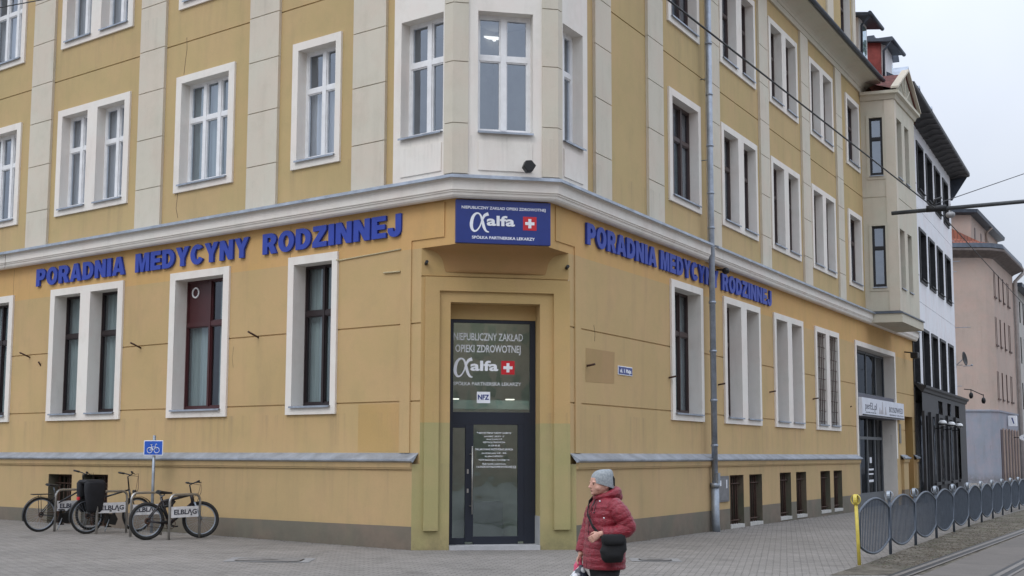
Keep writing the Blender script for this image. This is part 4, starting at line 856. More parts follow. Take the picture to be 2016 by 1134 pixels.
        mb = MB(); mb.box(Fr(Vector((0, 0, 0)), Vector((1, 0, 0)), Vector((0, 1, 0))), -.72, -.32, -.06, .06, .735, .75)
        for y in (-.06, .06): mb.tube([V(-.56, .735, y), ra+V(0, 0, y)], .006, 5)
        obj('luggage_rack', mb, m_black, r)
        mb = MB(); mb.tube([V(-.10, .27, -.08), V(-.22, .04, -.16)], .009, 6); obj('kickstand', mb, m_galv, r)
        mb = MB(); mb.tube([V(.44, .80), V(.50, .80)], .035, 10); obj('headlight', mb, m_black, r)
    else:
        mb = MB(); mb.tube([V(-.22, .60), V(-.05, .62), V(.02, .70)], .03, 8); mb.tube([V(-.08, .30), V(-.18, .50), V(-.26, .62)], .026, 8); obj('shock_absorber', mb, m_black, r)
        mb = MB(); mb.prism(Fr(Vector((0, 0, 0)), Vector((1, 0, 0)), Vector((0, 1, 0))), [(-.20, .66), (-.02, .55), (.0, .70), (-.10, .74)], -.02, .02); obj('frame_bag', mb, m_black, r, bevel=.01)
    return r
m_fr1 = plain('black_frame_paint', (.015, .015, .017), .3); m_fr3 = plain('grey_red_frame_paint', (.022, .018, .02), .3); m_fr2 = plain('graphite_frame_paint', (.05, .05, .055), .3)
def place(o, xr, yr, xf, yf, lean=0):
    a = math.atan2(yf-yr, xf-xr); m = ((xr+xf)/2, (yr+yf)/2); o.location = gp(*m); o.rotation_euler = (RAD(lean), 0, a)
b1 = make_bike('black city bicycle with mudguards, farthest left of the three, by the cellar window', m_fr1, 'city'); place(b1, -9.35, 25.65, -8.64, 26.35, 3)
b2 = make_bike('dark trekking bicycle with a big black pannier over its rear wheel', m_fr2, 'trek'); place(b2, -8.27, 25.2, -7.53, 25.9, -2)
b3 = make_bike('dark full suspension mountain bicycle standing at the right end of the hoops', m_fr3, 'mtb'); place(b3, -6.68, 23.7, -5.87, 24.35, -4)
# pannier bags on the rear carrier of the trekking bicycle
r = thing('pannier_bag', b2.location, 'large black double pannier bag hanging over the rear wheel of the trekking bicycle', 'bag'); m_bag = plain('black_nylon', (.007, .007, .010), .75, 0, .3, 8, .5)
a = b2.rotation_euler.z; dx = Vector((cos(a), sin(a), 0)); dy = Vector((-sin(a), cos(a), 0)); FBk = Fr(b2.location.copy(), dx, dy)
for s in (-1, 1):
    mb = MB(); rings = []
    for z, e in ((.42, .55), (.46, .72), (.62, .86), (.82, 1.0), (.98, 1.02), (1.02, .9)):
        ring = []
        for k in range(20):
            t = 2*pi*k/20; cx_, cy_ = cos(t), sin(t); sx = math.copysign(abs(cx_)**.5, cx_); sy = math.copysign(abs(cy_)**.5, cy_)
            ring.append(FBk.p(-.46+.20*e*sx, s*.17+.09*e*sy, z))
        rings.append(ring)
    mb.loft(rings); obj('side_bag', mb, m_bag, r)
mb = MB(); mb.box(FBk, -.66, -.26, -.19, .19, .97, 1.05); obj('top_bag', mb, m_bag, r, bevel=.04)
mb = MB(); mb.box(FBk, -.735, -.70, -.04, .04, .66, .72); obj('rear_reflector', mb, m_redp, r, bevel=.005)
# bicycle parking sign
r = thing('parking_sign', gp(-7.17, 25.75), 'blue square traffic sign with white bicycle on a grey post behind the hoops', 'sign')
mb = MB(); mb.tube([gp(-7.17, 25.75, -.1), gp(-7.17, 25.75, 1.93)], .03, 10); obj('post', mb, m_galv, r)
FSn = Fr(Vector((-7.17, 25.71, gz(-7.17))), Vector((.985, -.17, 0)).normalized(), Vector((-.17, -.985, 0)).normalized()); q = FSn
mb = MB(); mb.box(q, -.205, .205, 0, .012, 1.53, 1.83); pl = obj('sign_plate', mb, m_wht, r, bevel=.004); mb = MB(); mb.box(q, -.19, .19, .012, .014, 1.545, 1.815); obj('blue_field', mb, plain('traffic_blue', (.02, .10, .50), .35), pl)
mb = MB(); w = .016
for cx in (-.075, .075): mb.tube([q.p(cx+.055*cos(2*pi*k/20), w, 1.635+.055*sin(2*pi*k/20)) for k in range(20)], .0065, 5, closed=True)
for pts in ([(-.075, 1.635), (-.035, 1.70), (.045, 1.70), (.0, 1.64), (-.04, 1.70)], [(.075, 1.635), (.04, 1.73), (.06, 1.76), (.08, 1.745)], [(.0, 1.64), (-.075, 1.635)], [(-.03, 1.69), (-.045, 1.74), (-.07, 1.745), (-.02, 1.745)]): mb.tube([q.p(x, w, z) for x, z in pts], .0065, 5)
obj('bicycle_symbol', mb, m_wht, pl)
# manhole covers
def manhole(x, y, wd_, dp_, lab):
    r = thing('manhole_cover', gp(x, y), lab, 'manhole cover', 'manhole covers in the paving'); G = lambda u, v, z: gp(x+u, y+v, z)
    mb = MB()
    def ring(a, b, z, rad, bm_):
        pts = []
        for sx, sy, a0 in ((1, 1, 0), (-1, 1, 90), (-1, -1, 180), (1, -1, 270)):
            for k in range(5): t = RAD(a0+k*22.5); pts.append(G(sx*(a-rad)+rad*cos(t), sy*(b-rad)+rad*sin(t), z))
        bm_.add(pts, [tuple(range(len(pts)))])
    ring(wd_/2, dp_/2, .006, .02, mb); obj('concrete_frame', mb, rough_mat('manhole_concrete', (.24, .235, .23), .12, 7, .85), r)
    mb = MB(); ring(wd_/2-.14, dp_/2-.10, .010, .12, mb); obj('joint', mb, m_black, r)
    mb = MB(); ring(wd_/2-.16, dp_/2-.12, .014, .11, mb); obj('lid', mb, m_iron, r); mb = MB(); ring(.13, .05, .017, .04, mb); obj('lifting_plate', mb, rough_mat('dark_cast_iron', (.09, .085, .08), .2, 9, .6), r)
manhole(-3.66, 19.65, 1.28, .80, 'rectangular manhole cover with rounded lid in the paving left of the door'); manhole(2.28, 20.55, .80, .62, 'small square manhole cover in the paving behind the woman')

# ================================================================== PEDESTRIAN FENCE
fence = thing('street_fence', FR.p(-.17, 4.95, gz(5.4)), 'long grey steel street fence of oval barred panels with a yellow end post', 'fence')
NP = 22; PP = []
for k in range(NP): u = -.17+2.62*k; w = 4.93-.036*u if u < 28 else 3.92; p = FR.p(u, w, 0); PP.append(Vector((p.x, p.y, gz(p.x))))
for k, p in enumerate(PP):
    yel = k == 0; mb = MB(); h = .93; a = Vector((.008, 0, 0)) if yel else Vector((0, 0, 0))
    if yel: mb.tube([p+Vector((0, 0, -.05)), p+Vector((-.03, 0, h+.02))], .028, 10)
    else: mb.tube([p+Vector((0, 0, -.05)), p+Vector((0, 0, h))], .028, 8)
    po = obj('post', mb, m_yel if yel else m_fence, fence)
    if yel: po['label'] = 'yellow painted end post'
    top_ = p+Vector((-.03 if yel else 0, 0, h)); mb = MB(); c = top_+Vector((0, 0, .075)); tdir = (PP[min(k+1, NP-1)]-PP[max(k-1, 0)]).normalized(); tn = Vector((-tdir.y, tdir.x, 0))
    for dd in (tdir, tn, ):
        for j in range(16):
            t0, t1 = 2*pi*j/16, 2*pi*(j+1)/16; sd = Vector((-dd.y, dd.x, 0))*.028
            e0, e1 = c+dd*.075*cos(t0)+Vector((0, 0, .085*sin(t0))), c+dd*.075*cos(t1)+Vector((0, 0, .085*sin(t1))); mb.quad(e0-sd, e1-sd, e1+sd, e0+sd)
    mb.ball(c+Vector((0, 0, -.0)), .028, 8, 6); fi_ = obj('finial', mb, m_yel if yel else m_galv, po); so = fi_.modifiers.new('thick', 'SOLIDIFY'); so.thickness = .008
for k in range(NP-1):
    a, b = PP[k], PP[k+1]; d = b-a; Ln = d.length; e = d/Ln; n_ = 28; zc = .55; r0 = .035
    def bow(t, s): return a+e*(r0+(Ln-2*r0)*t)+Vector((0, 0, zc+s*(.25+.19*sin(pi*t)**.85)))
    mb = MB(); U = [bow(j/n_, 1) for j in range(n_+1)]; Lw = [bow(j/n_, -1) for j in range(n_+1)]; mb.tube(U+Lw[::-1], .021 if k < 8 else .024, 8, closed=True)
    for t_, z_ in ((0, .72), (1, .72), (0, .38), (1, .38)): q0 = a+e*(r0*1.1 if t_ == 0 else Ln-r0*1.1)+Vector((0, 0, z_)); q1 = a+e*(0 if t_ == 0 else Ln)+Vector((0, 0, z_)); mb.tube([q0, q1], .012, 6)
    pn = obj('oval_frame', mb, m_fence if k else m_fence, fence); mb = MB(); nb = 20
    for j in range(1, nb): t = j/nb; p0 = bow(t, -1); p1 = bow(t, 1); mb.tube([p0, p1], .0095, 5, cap=False)
    obj('bars', mb, m_fence, pn)

# ================================================================== OVERHEAD TRAM LINE
r = thing('tram_mast', FR.p(3.4, 9.6, 0), 'dark steel tram mast bracket arm reaching in from the right over the street', 'mast')
mb = MB(); mb.tube([Vector((6.91, 22.92, 6.0)), FR.p(3.4, 9.6, 6.08)], .036, 12); obj('bracket_arm', mb, rough_mat('dark_mast_steel', (.055, .06, .065), .2, 6, .5, 60, .1, .3), r)
mb = MB(); mb.tube([FR.p(3.4, 9.6, -.2), FR.p(3.4, 9.6, 8)], .11, 14); obj('mast_post', mb, m_galv, r)
cl_ = Vector((7.62, 22.60, 6.03))
mb = MB(); mb.tube([cl_+Vector((-.16, .06, -.0)), cl_+Vector((.16, -.06, .0))], .062, 10); mb.tube([cl_+Vector((-.05, 0, .0)), cl_+Vector((-.02, 0, .16)), cl_+Vector((.10, 0, .20))], .022, 6); obj('clamp', mb, m_black, r)
mb = MB(); q = cl_+Vector((.22, -.09, -.13)); mb.ball(q, (.085, .085, .06)); mb.tube([q, q+Vector((0, 0, .2))], .014, 6); obj('insulator', mb, plain('grey_porcelain', (.3, .3, .31), .3), r)
def wire(pts, rad, lab, sag=.0):
    P = []
    for a, b in zip(pts, pts[1:]):
        for k in range(12): t = k/12; P.append(lerp(Vector(a), Vector(b), t)-Vector((0, 0, sag*4*t*(1-t))))
    P.append(Vector(pts[-1])); mb = MB(); mb.tube(P, rad, 6); o = obj('overhead_wire', mb, m_wire, None, loc=P[0]); return tag(o, lab, 'wire', 'overhead tram wires')
wire([(-9, -4.8, 6.6), (1.55, 12.51, 6.22), (7.55, 22.5, 6.02)], .011, 'thick contact wire running from the top edge past the facade to the bracket arm')
wire([(7.62, 22.55, 6.0), (14.96, 37.05, 6.0), (26, 58, 6.0), (50, 105, 6)], .009, 'dark wire continuing from the bracket arm down the street')
wire([(7.55, 22.5, 6.08), (10.74, 26.31, 7.5), (13.2, 29.3, 8.5)], .008, 'thin span wire rising from the bracket arm to the right against the sky')
wire([(-12.6, 20.15, 8), (-7.387, 17.80, 8), (-6.686, 17.49, 8), (2, 13.6, 8)], .008, 'thin wire crossing the upper left corner of the picture')
r = thing('tram_mast', (13.25, 29.4, gz(13)), 'far tram mast standing outside the right edge', 'mast'); mb = MB(); mb.tube([(13.25, 29.4, -.3), (13.25, 29.4, 8.9)], .10, 12); obj('mast_post', mb, m_galv, r)
r = thing('tram_mast', (-12.7, 20.2, gz(-13)), 'tram mast standing outside the left edge', 'mast'); mb = MB(); mb.tube([(-12.7, 20.2, -.1), (-12.7, 20.2, 8.5)], .10, 12); obj('mast_post', mb, m_galv, r)

# ================================================================== WHITE TOWNHOUSE
wb_ = thing('white_townhouse', FW.p(6, 0, 0), 'white plastered townhouse with black framed windows and dark wooden shopfront', 'building')
m_wh2 = stucco('white_facade_plaster', [(-9, (.78, .79, .82, 1))], .15, .03); m_blk = rough_mat('black_shopfront_wood', (.022, .022, .025), .3, 5, .55, 40, .2)
WO = [(.05, 1.45), (2.62, 4.25), (5.22, 6.78), (7.80, 9.35), (10.5, 12.05)]
rowsW = [(4.40, 6.60), (8.72, 10.72), (12.42, 14.32)]
hw = [(a, b, c, d) for a, b in WO for c, d in rowsW]
mb = MB(); grid_wall(mb, FW, 0, 13.3, 4.15, 15.05, hw, 0, [7.75, 11.6], .015, .012); mb.quad(FW.p(13.3, 0, -1), FW.p(13.3, -12, -1), FW.p(13.3, -12, 15.05), FW.p(13.3, 0, 15.05)); mb.quad(FW.p(0, 0, 4), FW.p(0, -.4, 4), FW.p(0, -.4, 15.05), FW.p(0, 0, 15.05))
obj('facade_wall', mb, m_wh2, wb_)
for a, b in WO:
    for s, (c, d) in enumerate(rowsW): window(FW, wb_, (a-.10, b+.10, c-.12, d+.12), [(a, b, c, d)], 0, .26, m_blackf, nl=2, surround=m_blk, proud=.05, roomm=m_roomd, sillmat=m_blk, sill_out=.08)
GW = [(.15, 1.25), (1.9, 3.2), (4.1, 5.8), (6.9, 8.5), (9.5, 11.3)]
mb = MB(); grid_wall(mb, FW, -.05, 13.6, -1, 4.15, [(a, b, -.2 if i in (0,) else .55, 3.15) for i, (a, b) in enumerate(GW)]+[(a+.2, b-.2, 3.3, 3.85) for a, b in GW[2:]], .30)
mb.quad(FW.p(13.6, .3, -1), FW.p(13.6, 0, -1), FW.p(13.6, 0, 4.15), FW.p(13.6, .3, 4.15)); obj('shopfront', mb, m_blk, wb_)
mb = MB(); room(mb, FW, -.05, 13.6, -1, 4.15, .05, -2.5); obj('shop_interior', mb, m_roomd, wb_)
for i, (a, b) in enumerate(GW):
    mb = MB(); mb.quad(FW.p(a, .12, .0), FW.p(b, .12, .0), FW.p(b, .12, 3.9), FW.p(a, .12, 3.9)); obj('shop_window', mb, m_shopg, wb_)
    mb = MB(); mb.box(FW, a-.42, a-.12, .3, .40, -1, 3.3); obj('shopfront_pillar', mb, m_blk, wb_)
    if i: mb = MB(); mb.box(FW, a-.05, b+.05, .30, .48, .45, .56); obj('shop_ledge', mb, m_blk, wb_)
mb = MB(); sweep(mb, [FW.p(-.05, 0, 0), FW.p(13.7, 0, 0)], [(.30, 4.02), (.36, 4.05), (.38, 4.14), (.46, 4.2), (.47, 4.28), (0, 4.36)]); obj('shopfront_cornice', mb, m_blk, wb_)
m_globe = plain('white_lamp_globe', (.75, .76, .76), .3)
for a in (3.3, 6.0, 8.6):
    mb = MB(); c = FW.p(a, .58, 2.92); mb.ball(c, (.17, .17, .12)); l = obj('wall_lamp', mb, m_globe, wb_); mb = MB(); mb.tube([FW.p(a, .3, 2.7), FW.p(a, .58, 2.72), FW.p(a, .58, 2.85)], .02, 6); mb.ball(c+Vector((0, 0, -.04)), (.175, .175, .06)); obj('lamp_arm', mb, m_black, l)
mb = MB(); prof = [(0, 14.95), (.03, 15.0), (.86, 15.10), (.90, 15.14), (.90, 15.26), (0, 15.45)]; sweep(mb, [FW.p(-3.2, -.05, 0), FW.p(14.0, -.05, 0)], prof); obj('eaves', mb, m_blk, wb_)
m_rib = plain('weathered_rib', (.10, .095, .10), .7)
for k in range(14):
    u = .8+.95*k; P_ = [FW.p(u+.10*sin(t*2.6), .02+.84*t/6*1.0, 14.97+.075*t/6-.012-.02*sin(t*1.9)) for t in [q_*6/12 for q_ in range(13)]]; P_ = [FW.p(u+.14*sin(t/12*2*pi*1.3), .02+.85*t/12, 14.955+.12*t/12) for t in range(13)]
    mb = MB(); mb.tube(P_, .022, 5); obj('eaves_bracket', mb, m_rib, wb_)
mb = MB(); V = [FW.p(-2.5, .85, 15.28), FW.p(14, .85, 15.28), FW.p(14, -4, 18.3), FW.p(-2.5, -4, 18.3)]; mb.add(V+[FW.p(14, -4, 14), FW.p(-2.5, -4, 14), FW.p(14, 0, 14), FW.p(-2.5, -.3, 14)], [(0, 1, 2, 3), (1, 6, 4, 2), (0, 3, 5, 7), (2, 4, 5, 3)]); obj('roof', mb, m_zincd, wb_)
mb = MB(); mb.box(FW, -2.6, -1.2, -3.5, -.25, 15.3, 17.05); obj('fire_wall', mb, m_wh2, wb_); mb = MB(); mb.box(FW, -2.8, -1.0, -3.6, .05, 17.05, 17.2); mb.box(FW, -2.3, -1.5, -1.6, -.7, 17.2, 17.5); obj('fire_wall_coping', mb, m_zincd, wb_)
for u, z in ((-.4, 17.3), (2.5, 17.1), (5.6, 17.1), (9.3, 17.1)):
    dormer(wb_, FW, u-.02, u+.95, -.5, -2.6, 16.0, z, m_wh2, m_pvc, gable=True)
for z, l in ((11.9, .5), (10.9, .9), (10.4, .6), (7.7, 1.5), (5.9, .8), (4.9, .7)):
    mb = MB(); p = FW.p(13.3, -.2, z); mb.tube([p, p+FW.d*.05+FW.n*l*.6], .015, 5); obj('wall_rod', mb, m_galv, wb_)
r = thing('satellite_dish', FW.p(13.35, .3, 5.8), 'dark satellite dish on the end of the white townhouse', 'satellite dish')
mb = MB(); c = FW.p(13.4, .30, 6.2); dn = Vector((.80, -.58, .15)).normalized(); ex = dn.orthogonal().normalized(); ey = dn.cross(ex)
R_ = [[c+(ex*cos(2*pi*k/24)+ey*sin(2*pi*k/24))*(.34*t)+dn*(.08*t*t) for k in range(24)] for t in (.02, .3, .55, .8, 1)]; mb.loft(R_, cap=False); d_ = obj('dish', mb, m_black, r); so = d_.modifiers.new('thick', 'SOLIDIFY'); so.thickness = .02
mb = MB(); mb.tube([c-Vector((0, 0, .35)), c-Vector((0, 0, .38))+dn*.3+FW.n*.1], .018, 6); mb.tube([c, FW.p(13.3, .0, 5.9)], .02, 6); mb.ball(c-Vector((0, 0, .36))+dn*.3+FW.n*.1, .05); obj('feed_arm', mb, m_galv, r)
r = thing('arm_lamp', FW.p(13.5, .3, 4.6), 'thin twin arm lamp reaching out from the black shopfront cornice', 'lamp')
mb = MB(); mb.tube([FW.p(13.3, .3, 4.75), FW.p(13.4, .6, 4.72), FW.p(13.4, 1.15, 4.45)], .022, 6); obj('arm', mb, m_black, r)
for w_, z_ in ((.6, 4.45), (1.15, 4.2)): mb = MB(); mb.ball(FW.p(13.4, w_, z_), (.10, .10, .16)); mb.tube([FW.p(13.4, w_, z_), FW.p(13.4, w_, z_+.3)], .02, 5); obj('lamp_head', mb, m_black, r)

# ================================================================== PINK BUILDING ACROSS THE SIDE STREET
pk = thing('pink_building', (34, 92.5, gz(34)), 'pink plastered building with grey ground floor and orange tiled corner roof', 'building')
dk = Vector((sin(RAD(28.6)), cos(RAD(28.6)), 0)); K0 = Vector((34.93, 92.2, 0)); FK = Fr(K0, dk, Vector((dk.y, -dk.x, 0)))
path = [Vector((20, 93.0, 0)), Vector((33.9, 92.45, 0)), Vector((34.6, 92.55, 0)), K0+dk*.9, K0+dk*11.6]
m_pink = stucco('pink_plaster', [(-9, (.44, .35, .30, 1))], .2); m_pgrey = stucco('grey_base_plaster', [(-9, (.27, .29, .34, 1))], .3)
KW = [(.95, 1.25), (1.55, 1.85), (3.3, 3.9), (5.6, 6.2), (7.9, 8.25), (8.6, 9.0)]; KR = [(5.75, 7.75), (9.7, 11.75), (13.25, 15.1)]
mb = MB(); sweep(mb, path[:4], [(0, 4.85), (0, 16.0)]); grid_wall(mb, FK, .9, 11.6, 4.85, 16.0, [(a, b, c, d) for a, b in KW for c, d in KR], 0); obj('upper_wall', mb, m_pink, pk)
mb = MB(); sweep(mb, path, [(.02, -1), (.02, 4.75), (.10, 4.78), (.10, 4.9), (0, 4.92)]); obj('ground_floor_wall', mb, m_pgrey, pk)
m_kw = plain('brown_window', (.10, .06, .05), .5)
for a, b in KW:
    for c, d in KR:
        mb = MB(); room(mb, FK, a, b, c, d, 0, -.25); w_ = obj('window', mb, m_kw, pk); mb = MB(); mb.box(FK, a-.05, b+.05, 0, .12, c-.12, c); obj('sill', mb, m_kw, w_)
mb = MB()
m_door2 = plain('dark_red_shutter', (.06, .035, .035), .6)
for k in range(6): u = 1.4+1.6*k; mb = MB(); mb.box(FK, u, u+1.0, .03, .06, -.6, 3.5); dd = obj('shutter_door', mb, m_door2, pk); mb = MB(); mb.box(FK, u+1.05, u+1.2, .03, .14, -.6, 3.6); obj('door_post', mb, m_pink, dd)
mb = MB(); sweep(mb, path, [(0, 16.0), (.15, 16.12), (.85, 16.40), (.9, 16.44), (.9, 16.60), (0, 16.7)]); obj('eaves', mb, rough_mat('brown_eaves', (.15, .125, .115), .2, 3, .8), pk)
mb = MB(); sweep(mb, path, [(.1, 16.66), (.85, 16.66), (.75, 17.0), (.1, 17.08)]); obj('gutter_box', mb, m_zincd, pk)
mb = MB(); mb.add([(20, 92.2, 17.0), (34.9, 91.9, 17.0), (34.75, 93.7, 17.4), (31.9, 93.95, 18.85), (20, 94.05, 19.3)], [(0, 1, 2, 3, 4)]); obj('tiled_roof', mb, m_tile2, pk)
ap = [Vector((20, 94.6, 0)), Vector((34.25, 94.1, 0)), Vector((34.25, 94.1, 0))+dk*14]
mb = MB(); sweep(mb, ap, [(0, 16), (0, 19.55)]); obj('attic_wall', mb, m_pink, pk); mb = MB(); sweep(mb, ap, [(0, 19.5), (.55, 19.6), (.6, 19.85), (0, 19.95)]); mb.add([ap[0]+Vector((0, 0, 19.94)), ap[1]+Vector((0, 0, 19.94)), ap[2]+Vector((0, 0, 19.94)), ap[2]+Vector((-15, 4, 19.94)), ap[0]+Vector((0, 14, 19.94))], [(0, 1, 2, 3, 4)]); obj('attic_roof', mb, m_zincd, pk)
FA = Fr(ap[1], dk, FK.n)
for u in (1.6, 4.6, 8.2, 10.5): mb = MB(); mb.box(FA, u, u+.5, .0, .03, 17.4, 18.8); obj('window', mb, m_kw, pk)
mb = MB(); mb.tube([FA.p(7, .55, 19.6), FA.p(7, .12, 19.2), FA.p(7, .12, 17)], .09, 6); obj('downpipe', mb, m_pink, pk)
mb = MB(); mb.tube([FK.p(11.6, 1.2, 16.6), FK.p(11.6, .2, 15.6), FK.p(11.6, .2, -.5)], .17, 8); obj('downpipe', mb, rough_mat('pale_pipe', (.48, .44, .42), .1, 4), pk)
r = thing('light_box_sign', FK.p(5, .8, 3.9), 'white square light box sign on the grey ground floor wall of the pink building', 'sign'); mb = MB(); mb.box(FK, 5, 5.3, .1, .72, 3.8, 4.6); obj('box', mb, m_wht, r, bevel=.03)
mb = MB(); mb.prism(Fr(FK.p(4.99, .45, 3.95), FK.n, -FK.d), [(-.12, .50), (-.02, .50), (.10, .05), (.02, .05)], 0, .005); obj('emblem', mb, m_bluep, r)
r = thing('oval_sign', FK.p(8, .8, 3.1), 'small white oval projecting sign near the pale downpipe', 'sign'); mb = MB(); c = FK.p(8, 1.1, 3.0)
mb.add([c+FK.n*(.62*cos(2*pi*k/24))+Vector((0, 0, .27*sin(2*pi*k/24)))+FK.d*s for s in (-.05, .05) for k in range(24)], [tuple(range(24)), tuple(range(47, 23, -1))]+[(k, (k+1) % 24, 24+(k+1) % 24, 24+k) for k in range(24)]); obj('plate', mb, m_wht, r)
mb = MB(); mb.tube([c, FK.p(8, 0, 3.0)], .03, 5); obj('bracket', mb, m_black, r)
mb = MB(); mb.box(Fr(c, FK.n, -FK.d), -.3, .3, .051, .056, -.06, .06); obj('print', mb, m_bluep, r)
gb = thing('grey_building', FK.p(20, 0, 0), 'pale grey building beyond the pale downpipe at the right edge', 'building'); m_gb = stucco('pale_grey_plaster', [(-9, (.46, .45, .42, 1))], .25)
GO = [(12.8+2.3*k, 13.5+2.3*k, c, d) for k in range(12) for c, d in ((1.5, 3.6), (5.4, 7.6), (9.2, 11.4), (12.6, 14.4))]
mb = MB(); grid_wall(mb, FK, 11.61, 42, -1, 15.4, GO, .0); mb.quad(FK.p(11.61, 0, 15.4), FK.p(42, 0, 15.4), FK.p(42, -8, 18.5), FK.p(11.61, -8, 18.5)); obj('wall', mb, m_gb, gb)
for a, b, c, d in GO: mb = MB(); room(mb, FK, a, b, c, d, 0, -.25); obj('window', mb, m_roomd, gb)
mb = MB(); mb.box(FK, 11.62, 42, .0, .7, 15.2, 15.5); obj('eaves', mb, m_zincd, gb); mb = MB(); mb.box(FK, 13.5, 17, -3.6, -1.8, 15, 17.9); obj('dormer_block', mb, m_gb, gb); mb = MB(); mb.box(FK, 11.9, 13.4, -5, -3.2, 15, 20.2); obj('chimney', mb, rough_mat('chimney_brick', (.30, .15, .10), .3, 6), gb)

# ================================================================== WOMAN
PX, PY = .845, 11.62; GZ = gz(PX); fd = Vector((-.935, -.355, 0)).normalized(); ld = Vector((-fd.y, fd.x, 0))
def H(f, l, z): return Vector((PX, PY, GZ+z))+fd*f+ld*l
def ell(f0, l0, z, rf, rl, n=24, e=1.0, tilt=0):
    out = []
    for k in range(n):
        a = 2*pi*k/n; cx_, sx_ = cos(a), sin(a); x = math.copysign(abs(cx_)**e, cx_)*rf; y = math.copysign(abs(sx_)**e, sx_)*rl; out.append(H(f0+x, l0+y, z+tilt*x))
    return out
m_skin = NM('skin'); cN = m_skin.mix(m_skin.ramp(m_skin.noise(40, 4), .3, .7), (.50, .26, .19, 1), (.60, .35, .27, 1)); m_skin.l(cN, m_skin.p.inputs['Base Color']); m_skin.p.inputs['Roughness'].default_value = .55; m_skin = m_skin.m
body = MB()
hc = (.045, 0, 1.395)
rings = []
for z, f0, rf, rl in ((1.290, .085, .030, .028), (1.298, .078, .050, .044), (1.312, .068, .066, .055), (1.335, .056, .083, .068), (1.36, .048, .093, .074), (1.385, .043, .096, .073), (1.41, .040, .099, .076), (1.44, .035, .100, .077), (1.455, .028, .088, .068), (1.465, .024, .07, .054), (1.472, .020, .045, .035)):
    rings.append(ell(f0, 0, z, rf, rl, 24, .92))
body.loft(rings)
body.loft([ell(.140, 0, 1.347, .012, .012, 10), ell(.153, 0, 1.352, .016, .016, 10), ell(.150, 0, 1.366, .013, .012, 10), ell(.138, 0, 1.395, .010, .009, 10)])     # nose
body.loft([ell(.120, 0, 1.322, .026, .024, 10), ell(.122, 0, 1.332, .027, .025, 10)])                                                            # lips
body.ball(H(.118, 0, 1.302), (.022, .024, .018)); 
for s in (1, -1):
    body.ball(H(.092, s*.042, 1.350), (.034, .030, .030)); body.ball(H(.085, s*.030, 1.318), (.030, .026, .020)); body.ball(H(.124, s*.030, 1.402), (.018, .022, .010)); body.loft([ell(.020, s*.074, 1.345, .010, .007, 8), ell(.016, s*.080, 1.375, .020, .008, 8), ell(.014, s*.078, 1.402, .014, .006, 8)])
def limb(mb, pts, rr, seg=12): mb.tube([H(*p) for p in pts], rr, seg)
limb(body, [(-.005, 0, 1.16), (.0, 0, 1.24), (.02, 0, 1.32)], [.075, .058, .055]); body.loft([ell(.0, 0, z, rf, rl) for z, rf, rl in ((.62, .10, .13), (.75, .12, .155), (.95, .10, .13), (1.1, .11, .15), (1.2, .09, .15), (1.24, .05, .09))])
LA = [(.0, .165, 1.19), (-.08, .235, 1.0), (.10, .225, .955), (.150, .215, .955)]; RA = [(.02, -.165, 1.19), (.05, -.21, .98), (.15, -.18, .80), (.17, -.17, .745)]
for P_ in (LA, RA): limb(body, P_, [.05, .042, .030, .026])
def hand(base, dr, side, curl):
    """palm, four unequal fingers and a thumb; dr finger direction, side = thumb direction, curl = palm-side direction"""
    dr, side, curl = [Vector(v).normalized() for v in (dr, side, curl)]; W_ = lambda v: fd*v.x+ld*v.y+Vector((0, 0, v.z)); b = H(*base); D_, S_, C_ = W_(dr), W_(side), W_(curl)
    body.loft([[b+D_*t+S_*(wd*cos(a))+C_*(.013*sin(a)) for a in [2*pi*k/12 for k in range(12)]] for t, wd in ((-.02, .022), (.01, .027), (.04, .033), (.072, .032))])
    for i, (o, ln) in enumerate(((.025, .060), (.008, .067), (-.009, .062), (-.025, .049))):
        p0 = b+D_*.066+S_*o; p1 = p0+D_*ln*.40+C_*ln*.12; p2 = p1+D_*ln*.16+C_*ln*.33; p3 = p2-D_*ln*.04+C_*ln*.30; body.tube([p0, p1, p2, p3], [.0085, .008, .0075, .0062], 8)
    p0 = b+D_*.015+S_*.022; body.tube([p0, p0+S_*.018+D_*.020+C_*.012, p0+S_*.020+D_*.044+C_*.026, p0+S_*.012+D_*.058+C_*.036], [.011, .0095, .0085, .007], 8)
hand((.155, .213, .953), (.85, -.10, -.50), (.4, -.2, .85), (-.25, -.95, -.1)); hand((.175, -.168, .735), (.12, .0, -1), (.9, .3, .1), (-.1, 1, 0))
for s, fx in ((1, .14), (-1, -.16)): limb(body, [(.02, s*.08, .66), (.06*(1 if fx > 0 else -.2)+.02, s*.085, .42), (fx, s*.085, .08), (fx+.02, s*.085, .03)], [.085, .058, .042, .04]); body.loft([ell(fx+.05, s*.085, z, rf, rl) for z, rf, rl in ((.005, .11, .04), (.05, .10, .04), (.08, .05, .035))])
woman = obj('person', body, m_skin, None, loc=(PX, PY, GZ), doubles=False)
tag(woman, 'elderly woman in grey beanie and red quilted coat walking left with a black shoulder bag', 'person')
def remesh(o, v, sm=2):
    m = o.modifiers.new('remesh', 'REMESH'); m.mode = 'VOXEL'; m.voxel_size = v; m.use_smooth_shade = True
    if sm: q = o.modifiers.new('smooth', 'SMOOTH'); q.iterations = sm; q.factor = .5
remesh(woman, .0048, 2)
mb = MB()
for s in (1, -1): mb.ball(H(.131, s*.031, 1.385), (.0075, .010, .0055), 8, 6)
obj('eyes', mb, plain('eye_dark', (.05, .035, .03), .2), woman)
mb = MB(); mb.loft([ell(.133, 0, 1.3255, .017, .019, 12), ell(.134, 0, 1.3275, .018, .019, 12), ell(.133, 0, 1.3295, .017, .018, 12)]); obj('mouth', mb, plain('lip', (.33, .13, .11), .5), woman)
